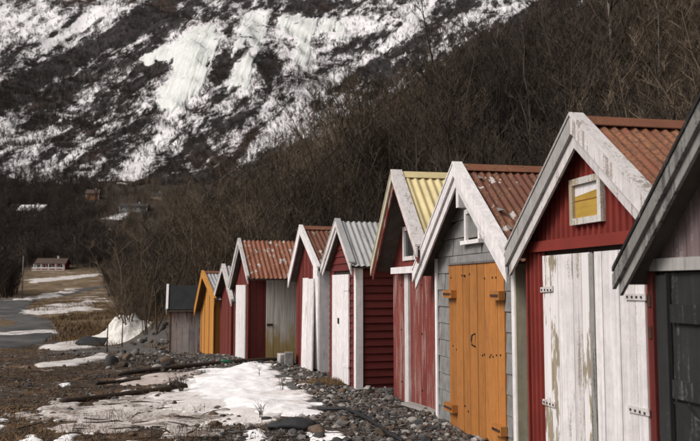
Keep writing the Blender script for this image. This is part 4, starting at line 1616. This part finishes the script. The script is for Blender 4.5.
# snow pile by the road
x, y, z = hit(109, 343.5)
n = 80
gx_ = np.linspace(-1.6, 1.6, n)
gy_ = np.linspace(-1.0, 1.6, n)
X, Y = np.meshgrid(gx_, gy_)
hp = np.interp(gx_, [-1.6, -1.3, -.85, -.4, -.1, .15, .4, .65, .85, 1.1, 1.6], [0, .14, .28, .46, .72, .96, 1.08, 1.02, .8, .4, 0])
for _ in range(8):
    hp[1:-1] = (hp[:-2] + 2 * hp[1:-1] + hp[2:]) / 4
h = hp[None, :] * np.exp(-np.abs((Y - .3) / (.95 - .15 * X)) ** 3.0)
h = h * (1 + (fbm(X * 1.8, Y * 1.8, 8, 4) - .5) * .9) + (fbm(X * 7, Y * 7, 18, 3) - .5) * .12 - .10
Z = terr(X + x, Y + y + .4) + np.maximum(h, -.3)
F = grid_faces(n, n)
keep = (h.ravel()[F] > -.1).any(1)
o = np_mesh('snow_pile', np.stack([X + x, Y + y + .4, Z], -1).reshape(-1, 3), F[keep], snow_material('crusted_snow', (.70, .675, .63), (.42, .385, .33), .55, 3))
tag(o, 'tall white snow pile beside the road below the bushes', 'snow pile')

# ------------------------------------------------------------------ grass and dead weeds
k = NT('dry_grass')
rn = k.attr('tone').outputs['Fac']
M['grass'] = k.done(k.mix(rn, (0.040, 0.027, 0.018), (0.235, 0.15, 0.075)), .85, .1)


def blades(name, x, y, hgt, wid, tone, lean=.5, label=None):
    n = len(x)
    z = terr(x, y) - .01
    a = rng.uniform(0, 6.28, n)
    dx, dy = np.cos(a) * wid, np.sin(a) * wid
    la = rng.uniform(0, 6.28, n)
    lx, ly = np.cos(la) * hgt * lean * rng.random(n), np.sin(la) * hgt * lean * rng.random(n)
    V3 = np.stack([np.stack([x - dx, y - dy, z], -1), np.stack([x + dx, y + dy, z], -1),
                   np.stack([x + lx * .35 + dx * .7, y + ly * .35 + dy * .7, z + hgt * .55], -1), np.stack([x + lx * .35 - dx * .7, y + ly * .35 - dy * .7, z + hgt * .55], -1),
                   np.stack([x + lx, y + ly, z + hgt], -1)], 1)
    i = np.arange(n)[:, None] * 5
    F = np.concatenate([i + np.array([[0, 1, 2]]), i + np.array([[0, 2, 3]]), i + np.array([[3, 2, 4]])])
    o = np_mesh(name, V3.reshape(-1, 3), F, 'grass', smooth=False)
    set_attr(o, 'tone', np.repeat(tone, 5))
    tag(o, label, None, kind='stuff')
    return o


N = 60000
y = rng.uniform(8, 32, N)
x = rng.uniform(-.5, .02, N) * y
cl = fbm(x * .8, y * .8, 55, 4)
dl = row_x(y) - x
keep = (cl > .46) & (dl > 1.6) & ~in_shed(x, y, .02)
keep &= poly_sd(x, y, snow_polys[0][0]) < -.02
keep &= (poly_sd(x, y, snow_polys[2][0]) < 0.1) | (rng.random(N) < .08)
x, y, cl = x[keep], y[keep], cl[keep]
tone = np.clip(fbm(x * .5, y * .5, 66, 3) * 2.2 - .75 + rng.normal(0, .12, len(x)), 0, 1)
blades('grass', x, y, rng.uniform(.02, .085, len(x)), rng.uniform(.003, .006, len(x)), tone, 2.6, label='short dry brown grass on the shore')
# grass on the road banks
N = 26000
y = rng.uniform(30, 75, N)
x = rng.uniform(-.48, -.18, N) * y
keep = (x < foot_x(y) + 6) & (fbm(x * .3, y * .3, 56, 4) > .47)
keep &= poly_sd(x, y, np.array([hit(u, v)[:2] for u, v in ((-60, 304), (30, 297.5), (60, 292.5), (60, 296), (36, 301), (27, 307), (34, 315), (52, 322), (58, 331), (52, 339), (0, 349), (-60, 353))])) < 0
x, y = x[keep], y[keep]
blades('grass', x, y, rng.uniform(.08, .3, len(x)), rng.uniform(.012, .02, len(x)), np.clip(rng.normal(.42, .2, len(x)), 0, 1), 1.2, label='dry ochre grass on the road banks')
# tufts on the stony bank beyond the last boathouse
N = 9000
y = rng.uniform(26.5, 42, N)
x = foot_x(y) + rng.uniform(-2.2, 4.5, N)
keep = (fbm(x * .9, y * .9, 58, 3) > .46) & ~in_shed(x, y, .1)
x, y = x[keep], y[keep]
blades('grass', x, y, rng.uniform(.06, .3, len(x)), rng.uniform(.006, .012, len(x)), np.clip(rng.normal(.5, .25, len(x)), 0, 1), 1.3, label='dry grass tufts on the stony bank')
# upright dead weeds in the near left
N = 3600
y = rng.uniform(7.9, 11.2, N)
x = rng.uniform(-.5, -.16, N) * y
keep = fbm(x * 2.4, y * 2.4, 88, 3) > .53 + .06 * (y - 8.5)
x, y = x[keep], y[keep]
blades('dead_weeds', x, y, rng.uniform(.05, .22, len(x)) * rng.uniform(.5, 1, len(x)), rng.uniform(.002, .0035, len(x)), np.clip(rng.normal(.12, .1, len(x)), 0, 1), .9, label='dark upright dead weeds in the near left')
# ochre tuft before the white door
cxy = hit(326, 384)
n = 1500
a, q = rng.uniform(0, 6.28, n), np.sqrt(rng.random(n))
o = blades('grass_tuft', cxy[0] + np.cos(a) * q * .34, cxy[1] + np.sin(a) * q * .4, rng.uniform(.04, .11, n), rng.uniform(.003, .006, n), np.clip(rng.normal(.7, .2, n), 0, 1), 1.0, label='ochre grass tuft in front of the white narrow door')


def twig_bunch(u, v, h, n, label):
    x, y, z = hit(u, v)
    m = MB()
    for i in range(n):
        a = random.uniform(0, 6.28)
        sp = random.uniform(.05, .4) * h
        p = [(random.uniform(-.03, .03), random.uniform(-.03, .03), -.02)]
        hh = h * random.uniform(.6, 1)
        for q in (0.35, .7, 1):
            p.append((math.cos(a) * sp * q + random.uniform(-.015, .015), math.sin(a) * sp * q + random.uniform(-.015, .015), hh * q))
        m.tube(p, [.005, .004, .003, .0015], 4)
        for q in range(4):
            b0 = Vector(p[1 + q % 2])
            m.tube([b0, b0 + Vector((random.uniform(-.1, .1), random.uniform(-.1, .1), random.uniform(.04, .14)))], [.003, .001], 3)
    o = m.build('dead_shrub', 'log')
    o.location = (x, y, tz(x, y))
    return tag(o, label, 'shrub', 'dead shrubs on the shore')


twig_bunch(181, 393, .36, 16, 'bushiest dark dead shrub at the left edge of the snow')
twig_bunch(172, 391, .26, 8, 'lower dead shrub left of the bushiest one')
twig_bunch(282, 391, .26, 4, 'thin bare stems sticking out at the snow right edge')
twig_bunch(259, 378, .28, 2, 'single long bare stem in the middle of the snow')
twig_bunch(260, 420, .22, 5, 'small dead shrub above the flat black rock')

# ------------------------------------------------------------------ bare trees
def bark_material(name, a, b):
    k = NT(name)
    n = k.noise(k.coords((0.9, 0.9, 0.5), 60), 1, 4)
    oi = k.n('ShaderNodeObjectInfo').outputs['Random']
    return k.done(k.mix(k.ramp(k.math('ADD', k.math('MULTIPLY', n, .5), k.math('MULTIPLY', oi, .5)), .25, .75), a, b), .9, .1)


M['twig'] = bark_material('brown_twigs', (0.042, 0.033, 0.026), (0.115, 0.088, 0.064))
M['twig_light'] = bark_material('tan_twigs', (0.085, 0.065, 0.047), (0.19, 0.145, 0.102))
M['twig_deep'] = bark_material('deep_brown_twigs', (0.032, 0.026, 0.022), (0.085, 0.066, 0.051))
M['bark'] = bark_material('grey_brown_bark', (0.085, 0.070, 0.058), (0.22, 0.19, 0.165))
M['twig_dark'] = bark_material('dark_twigs', (0.034, 0.028, 0.024), (0.088, 0.070, 0.057))


class Ribbon:
    def __init__(self):
        self.v, self.f = [], []

    def seg(self, p, q, r0, r1):
        d = (q - p).normalized()
        a = d.cross(Vector((random.uniform(-1, 1), random.uniform(-1, 1), random.uniform(-.3, .3)))).normalized()
        b = len(self.v)
        self.v += [tuple(p - a * r0), tuple(p + a * r0), tuple(q + a * r1), tuple(q - a * r1)]
        self.f.append((b, b + 1, b + 2, b + 3))


def tree_parts(H, stems, limbs, subs, twigs, seed, tw=.012):
    random.seed(seed)
    tr, rb = MB(), Ribbon()
    for st in range(stems):
        a = random.uniform(0, 6.28)
        lean = random.uniform(.02, .10) if stems == 1 else random.uniform(.12, .42)
        h = H * random.uniform(.75, 1)
        path = []
        off = Vector((random.uniform(-.1, .1), random.uniform(-.1, .1), -.3)) * (1 if stems == 1 else 2)
        off.z = -.3
        for i in range(7):
            t = i / 6
            path.append(off + Vector((math.cos(a) * lean * h * t ** 1.2 + random.uniform(-.06, .06) * h * .4 * t, math.sin(a) * lean * h * t ** 1.2 + random.uniform(-.06, .06) * h * .4 * t, (h + .3) * t)))
        r0 = h * (.013 if stems == 1 else .009)
        tr.tube(path, [r0 * (1.08 - t / 6.3) for t in range(7)], 5)
        for li in range(limbs):
            t = random.uniform(.18, .97) ** .85
            f = t * 6
            i = min(int(f), 5)
            p = path[i].lerp(path[i + 1], f - i)
            la = random.uniform(0, 6.28)
            up = random.uniform(.55, 1.3)
            d = Vector((math.cos(la), math.sin(la), up)).normalized()
            L = h * random.uniform(.16, .36) * (1.15 - t * .75)
            q1 = p + d * L * .5
            q2 = q1 + (d + Vector((random.uniform(-.25, .25), random.uniform(-.25, .25), .35))).normalized() * L * .5
            lr = max(r0 * .35 * (1.2 - t), tw * .8)
            rb.seg(p, q1, lr, lr * .75)
            rb.seg(q1, q2, lr * .75, lr * .4)
            for si in range(subs):
                w = random.uniform(.15, 1)
                b = p.lerp(q1, w * 2) if w < .5 else q1.lerp(q2, w * 2 - 1)
                sa = random.uniform(0, 6.28)
                d2 = (d * .7 + Vector((math.cos(sa) * .7, math.sin(sa) * .7, random.uniform(.1, .7)))).normalized()
                L2 = L * random.uniform(.25, .5)
                c = b + d2 * L2
                rb.seg(b, c, tw * .6, tw * .35)
                for ti in range(twigs):
                    w2 = random.uniform(.2, 1)
                    e = b.lerp(c, w2)
                    ta = random.uniform(0, 6.28)
                    d3 = (d2 * .7 + Vector((math.cos(ta) * .6, math.sin(ta) * .6, random.uniform(0, .6)))).normalized()
                    rb.seg(e, e + d3 * L2 * random.uniform(.35, .7), tw * .42, tw * .15)
    return tr, rb


def hidden_proto(name, tr, rb, mat):
    me = bpy.data.meshes.new(name)
    b = len(tr.v)
    me.from_pydata(tr.v + rb.v, [], tr.f + [tuple(i + b for i in f) for f in rb.f])
    me.materials.append(M[mat])
    return bpy.data.objects.new(name, me)           # only used as an instance source


def scatter(name, pts, scale, protos, label, cat=None):
    n = len(pts)
    me = bpy.data.meshes.new(name)
    me.from_pydata(pts.tolist(), [], [])
    o = bpy.data.objects.new(name, me)
    col.objects.link(o)
    for nm, vals in (('sc', scale), ('rot', rng.uniform(0, 6.28, n)), ('tlt', rng.normal(0, .06, n))):
        a = me.attributes.new(nm, 'FLOAT', 'POINT')
        a.data.foreach_set('value', np.asarray(vals, np.float32))
    g = bpy.data.node_groups.new(name + '_nodes', 'GeometryNodeTree')
    g.interface.new_socket('Geometry', in_out='INPUT', socket_type='NodeSocketGeometry')
    g.interface.new_socket('Geometry', in_out='OUTPUT', socket_type='NodeSocketGeometry')
    gi, go = g.nodes.new('NodeGroupInput'), g.nodes.new('NodeGroupOutput')
    ip = g.nodes.new('GeometryNodeInstanceOnPoints')
    jn = g.nodes.new('GeometryNodeJoinGeometry')
    for p in protos:
        oi = g.nodes.new('GeometryNodeObjectInfo')
        oi.inputs['Object'].default_value = p
        oi.inputs['As Instance'].default_value = True
        g.links.new(oi.outputs['Geometry'], jn.inputs[0])

    def na(nm):
        q = g.nodes.new('GeometryNodeInputNamedAttribute')
        q.data_type = 'FLOAT'
        q.inputs['Name'].default_value = nm
        return q.outputs['Attribute']
    cx = g.nodes.new('ShaderNodeCombineXYZ')
    g.links.new(na('rot'), cx.inputs[2])
    g.links.new(na('tlt'), cx.inputs[0])
    g.links.new(gi.outputs[0], ip.inputs['Points'])
    g.links.new(jn.outputs[0], ip.inputs['Instance'])
    ip.inputs['Pick Instance'].default_value = True
    g.links.new(cx.outputs[0], ip.inputs['Rotation'])
    g.links.new(na('sc'), ip.inputs['Scale'])
    g.links.new(ip.outputs[0], go.inputs[0])
    md = o.modifiers.new('scatter', 'NODES')
    md.node_group = g
    return tag(o, label, cat, kind='stuff')


brush = {'twig': [], 'twig_light': [], 'twig_deep': []}
for i in range(9):
    tr, rb = tree_parts(5.0, 5 + i % 3, 9, 6, 4, 500 + i, .012) if i < 6 else tree_parts(6.5, 2, 16, 7, 4, 514 + i, .012)
    for kk in brush:
        brush[kk].append(hidden_proto('bare_brush', tr, rb, kk))
dark_brush = []
for i in range(4):
    tr, rb = tree_parts(6.0, 4, 8, 5, 3, 540 + i, .035)
    dark_brush.append(hidden_proto('far_brush', tr, rb, 'twig_dark'))
scrub = []
for i in range(4):
    tr, rb = tree_parts(6.0, 3, 6, 3, 2, 560 + i, .15)
    scrub.append(hidden_proto('mountain_scrub', tr, rb, 'twig_dark'))
random.seed(99)

# wood on the near slope
def sample_slope(n, r0, r1, a0, a1, s_min, s_max):
    r = rng.uniform(r0, r1, n)
    a = np.radians(rng.uniform(a0, a1, n))
    x, y = r * np.sin(a), r * np.cos(a)
    s_ = x - foot_x(y)
    ok = (s_ > s_min) & (s_ < s_max) & ~in_shed(x, y, 1.0)
    return x[ok], y[ok]


x1_, y1_ = sample_slope(5200, 14, 120, -24, 34, .3, 140)
x2_, y2_ = sample_slope(11000, 60, 520, -24, 34, -1, 500)
x, y = np.concatenate([x1_, x2_]), np.concatenate([y1_, y2_])
sc = rng.uniform(.55, 1.25, len(x)) * (1 - .35 * sstep(10, 0, x - foot_x(y)))
tone = fbm(x / 9, y / 14, 201, 4) + rng.normal(0, .05, len(x))
tone += .10 * np.exp(-((x / y + .02) / .10) ** 2) - .12 * sstep(.10, .26, x / y)
P3 = np.stack([x, y, terr(x, y) - .1], -1)
for kk, m_, lab in (('twig_deep', tone < .43, 'deep brown bare shrubs on the slope behind the boathouses'),
                    ('twig', (tone >= .43) & (tone < .55), 'mid brown bare birch wood on the slope behind the boathouses'),
                    ('twig_light', tone >= .55, 'tan crowned bare birches scattered through the slope wood')):
    scatter('bare_wood', P3[m_], sc[m_], brush[kk], lab)

# dark wood on the valley slope, open round the houses
HOUSES = [(52, 272, 240), (29, 215, 380), (132, 213, 385), (155, 207, 430), (93, 210, 420)]
x = rng.uniform(-.62, .1, 14000)
y = rng.uniform(246, 520, 14000)
x = x * y
u, v = proj(x, y, terr(x, y) + 2)
ok = x < foot_x(y) + 8
for hu, hv, hY in HOUSES:
    ok &= ~((np.abs(u - hu) < 22) & (y < hY + 12) & (y > hY - 9))
open_ = (fbm(u / 14, y / 18, 44, 3) > .52) & (u > 75) & (u < 145) & (y > 300)
ok &= ~open_
x, y = x[ok], y[ok]
scatter('valley_wood', np.stack([x, y, terr(x, y) - .2], -1), rng.uniform(.7, 1.5, len(x)), dark_brush, 'dark bare wood on the far side of the valley')
pts = []
for i in range(90):
    u = random.uniform(-30, 17)
    Y = random.uniform(84, 112)
    X = (u - 350) / FPX * Y
    pts.append((X, Y, tz(X, Y) - .2))
for i in range(70):
    u = random.uniform(-10, 40)
    Y = random.uniform(180, 232)
    X = (u - 350) / FPX * Y
    if 24 < u:
        continue
    pts.append((X, Y, tz(X, Y) - .2))
pts = np.array(pts)
scatter('roadside_wood', pts, rng.uniform(.75, 1.25, len(pts)), dark_brush, 'dark bare trees at the left edge beside the road')

# scrub on the mountain
N = 320000
ix, iy = rng.integers(0, len(mxs) - 1, N), rng.integers(0, len(mys) - 1, N)
sn, su, sv = snow[iy, ix], PU[iy, ix], PV[iy, ix]
ok = (su > -60) & (su < 640) & (sv > -60) & (rng.random(N) < np.clip(.80 - (sn - .42) * 1.9, .22, .80) * (.35 + .65 * sstep(10, 120, sv)))
for lab, poly in ICE:
    ok &= poly_sd(su, sv, poly) < -1
ix, iy = ix[ok], iy[ok]
jx, jy = MX[iy, ix] + rng.uniform(-1.5, 1.5, len(ix)), MY[iy, ix] + rng.uniform(-1.3, 1.3, len(ix))
scatter('mountain_wood', np.stack([jx, jy, mz(jx, jy) - .3], -1), rng.uniform(.3, .95, len(ix)), scrub, 'sparse dark scrub scattered over the snowy mountain')

# single trees that stand out
TREES = [  # u of the stem, row of its foot (hidden or not), depth, height, label
    (386, 34, 6.5, 'tall bare birch rising just left of the yellow roof'),
    (404, 40, 6.5, 'slender bare birch above the yellow roof'),
    (272, 40, 8.5, 'bare birch standing above the broad rusty roof'),
    (312, 44, 9.0, 'pale stemmed bare birch above the red boathouse with loose door'),
    (345, 38, 6.0, 'bare birch over the grey corrugated roof'),
    (232, 46, 7.0, 'bare birch above the narrow dark red boathouse'),
    (185, 42, 6.0, 'bare birch behind the small black-roofed boathouse'),
    (142, 48, 6.5, 'leftmost bare birch above the stone bank'),
    (492, 32, 6.5, 'bare birch above the ridge of the grey tiled boathouse'),
    (535, 28, 6.5, 'bare birch between grey tiled and red corrugated boathouses'),
    (622, 28, 9.0, 'bare birch above the rusty roof of the red corrugated boathouse'),
    (672, 25, 8.5, 'rightmost bare birch above the near roofs'),
]
for i, (u, Y, H, lab) in enumerate(TREES):
    X = (u - 350) / FPX * Y
    tr, rb = tree_parts(H, 1, 30, 7, 4, 700 + i, .013)
    t = empty('birch_tree', (X, Y, tz(X, Y)))
    tag(t, lab, 'tree', 'single bare birches on the slope')
    tr.build('trunk', 'bark', t, smooth=True)
    m = MB()
    m.v, m.f = rb.v, rb.f
    m.build('crown', 'twig', t)
random.seed(123)


# ------------------------------------------------------------------ houses and poles far off
def house(u, v, Y, W, D, H, RH, yaw, wall, roof, trim, nwin, label, porch=False, chimney=True, gable=False):
    X, _, Z = at_depth(u, v, Y)
    g = tz(X, Y)
    e = empty('house', (X, Y, g), R(yaw))
    tag(e, label, 'house', 'houses across the valley')
    w = MB().box(-W / 2, W / 2, 0, D, -1.5, H)
    w.yz([(0, H), (D, H), (D / 2, H + RH - .05)], -W / 2, W / 2)
    w.build('wall', wall, e)
    rf = MB()
    t = .18
    rf.yz([(-.45, H - .45 * 2 * RH / D), (D / 2, H + RH), (D / 2, H + RH + t), (-.45, H - .45 * 2 * RH / D + t)], -W / 2 - .4, W / 2 + .4)
    rf.yz([(D / 2, H + RH), (D + .45, H - .45 * 2 * RH / D), (D + .45, H - .45 * 2 * RH / D + t), (D / 2, H + RH + t)], -W / 2 - .4, W / 2 + .4)
    r_ = rf.build('roof', roof, e)
    if chimney:
        MB().box(W * .15, W * .15 + .6, D / 2 - .3, D / 2 + .3, H + RH - .3, H + RH + .9).build('chimney', 'concrete', r_)
    for i in range(nwin):
        cx = -W / 2 + W * (i + .5) / nwin
        wn_ = MB().box(cx - .55, cx + .55, -.08, -.01, H * .38, H * .82).build('window', trim, e)
        MB().box(cx - .43, cx + .43, -.11, -.081, H * .42, H * .78).build('pane', 'glass', wn_)
    MB().box(-W / 2 - .04, -W / 2 + .16, -.05, .0, 0, H).build('corner_board', trim, e)
    MB().box(W / 2 - .16, W / 2 + .04, -.05, .0, 0, H).build('corner_board', trim, e)
    if porch:
        p = MB().box(-W / 2 - .6, W / 2 + .2, -2.0, -.12, -1, .35).build('porch', trim, e)
        for i in range(5):
            cx = -W / 2 + W * i / 4
            MB().box(cx - .1, cx + .1, -1.95, -1.75, .36, H - .25).build('post', trim, e)
        MB().box(-W / 2 - .6, W / 2 + .2, -1.97, -1.85, .75, 1.15).build('rail', trim, e)
    return e


M['house_red'] = plain('red_house_paint', (.20, .022, .022), .8, .2, 1)
M['house_white'] = plain('white_house_paint', (.72, .71, .69), .8, .1, 1)
M['house_ochre'] = plain('ochre_house_paint', (.30, .13, .05), .8, .2, 1)
M['house_tan'] = plain('tan_house_paint', (.42, .30, .20), .8, .2, 1)
M['house_grey'] = plain('grey_house_paint', (.22, .22, .22), .8, .2, 1)
M['roof_dark'] = plain('dark_house_roof', (.05, .045, .042), .8, .2, 1)
M['roof_brown'] = plain('brown_house_roof', (.075, .05, .04), .8, .2, 1)
house(50, 272, 240, 8.6, 6, 2.4, 1.5, 6, 'house_red', 'roof_brown', 'house_white', 5, 'small red house with white trim beyond the road', porch=True)
house(29, 215, 372, 12.5, 8, 3.2, 3.0, -8, 'house_white', 'snow', 'house_grey', 4, 'white house with snow covered roof high on the left')
house(133, 212, 385, 13.5, 7, 2.8, 1.6, 4, 'house_grey', 'roof_dark', 'house_white', 6, 'long grey building with white windows below the mountain')
house(156, 208, 425, 5.5, 6, 2.8, 1.5, 0, 'house_tan', 'roof_dark', 'house_white', 2, 'tiny tan house right of the long grey building')
house(92, 210, 415, 6.5, 6, 3.2, 2.2, 10, 'house_ochre', 'roof_brown', 'house_white', 2, 'tiny ochre house left of the long grey building')


def pole(u, v, vtop, r, mat, name, label, cat, arm=False):
    x, y, z = hit(u, v)
    h = (v - vtop) / FPX * y
    g = tz(x, y)
    e = empty(name, (x, y, g))
    tag(e, label, cat)
    MB().tube([(0, 0, -.4), (0, 0, h * .5), (0.01, 0, h)], [r, r * .9, r * .75], 8).build('post', mat, e, smooth=True)
    if arm:
        MB().box(-.7, .7, -.06, .06, h - .55, h - .43).build('crossarm', mat, e)
        for q in (-.6, 0, .6):
            MB().tube([(q, 0, h - .43), (q, 0, h - .25)], [.05, .03], 6).build('insulator', 'house_white', e)
    else:
        MB().box(-r * 1.3, r * 1.3, -r * 1.3, r * 1.3, h - .005, h + .02).build('cap', mat, e)
    return e


M['pole'] = plain('grey_pole_wood', (.20, .18, .16), .85, .3, 3)
pole(22, 297, 256, .075, 'pole', 'utility_pole', 'grey wooden utility pole beside the road', 'pole')
pole(74, 262, 236, .08, 'pole', 'utility_pole', 'thin utility pole behind the red house', 'pole')
pole(107, 352, 325, .022, 'iron', 'fence_post', 'thin iron post in front of the snow pile', 'post')
pole(122, 347, 321, .022, 'iron', 'fence_post', 'thin iron post right of the snow pile', 'post')
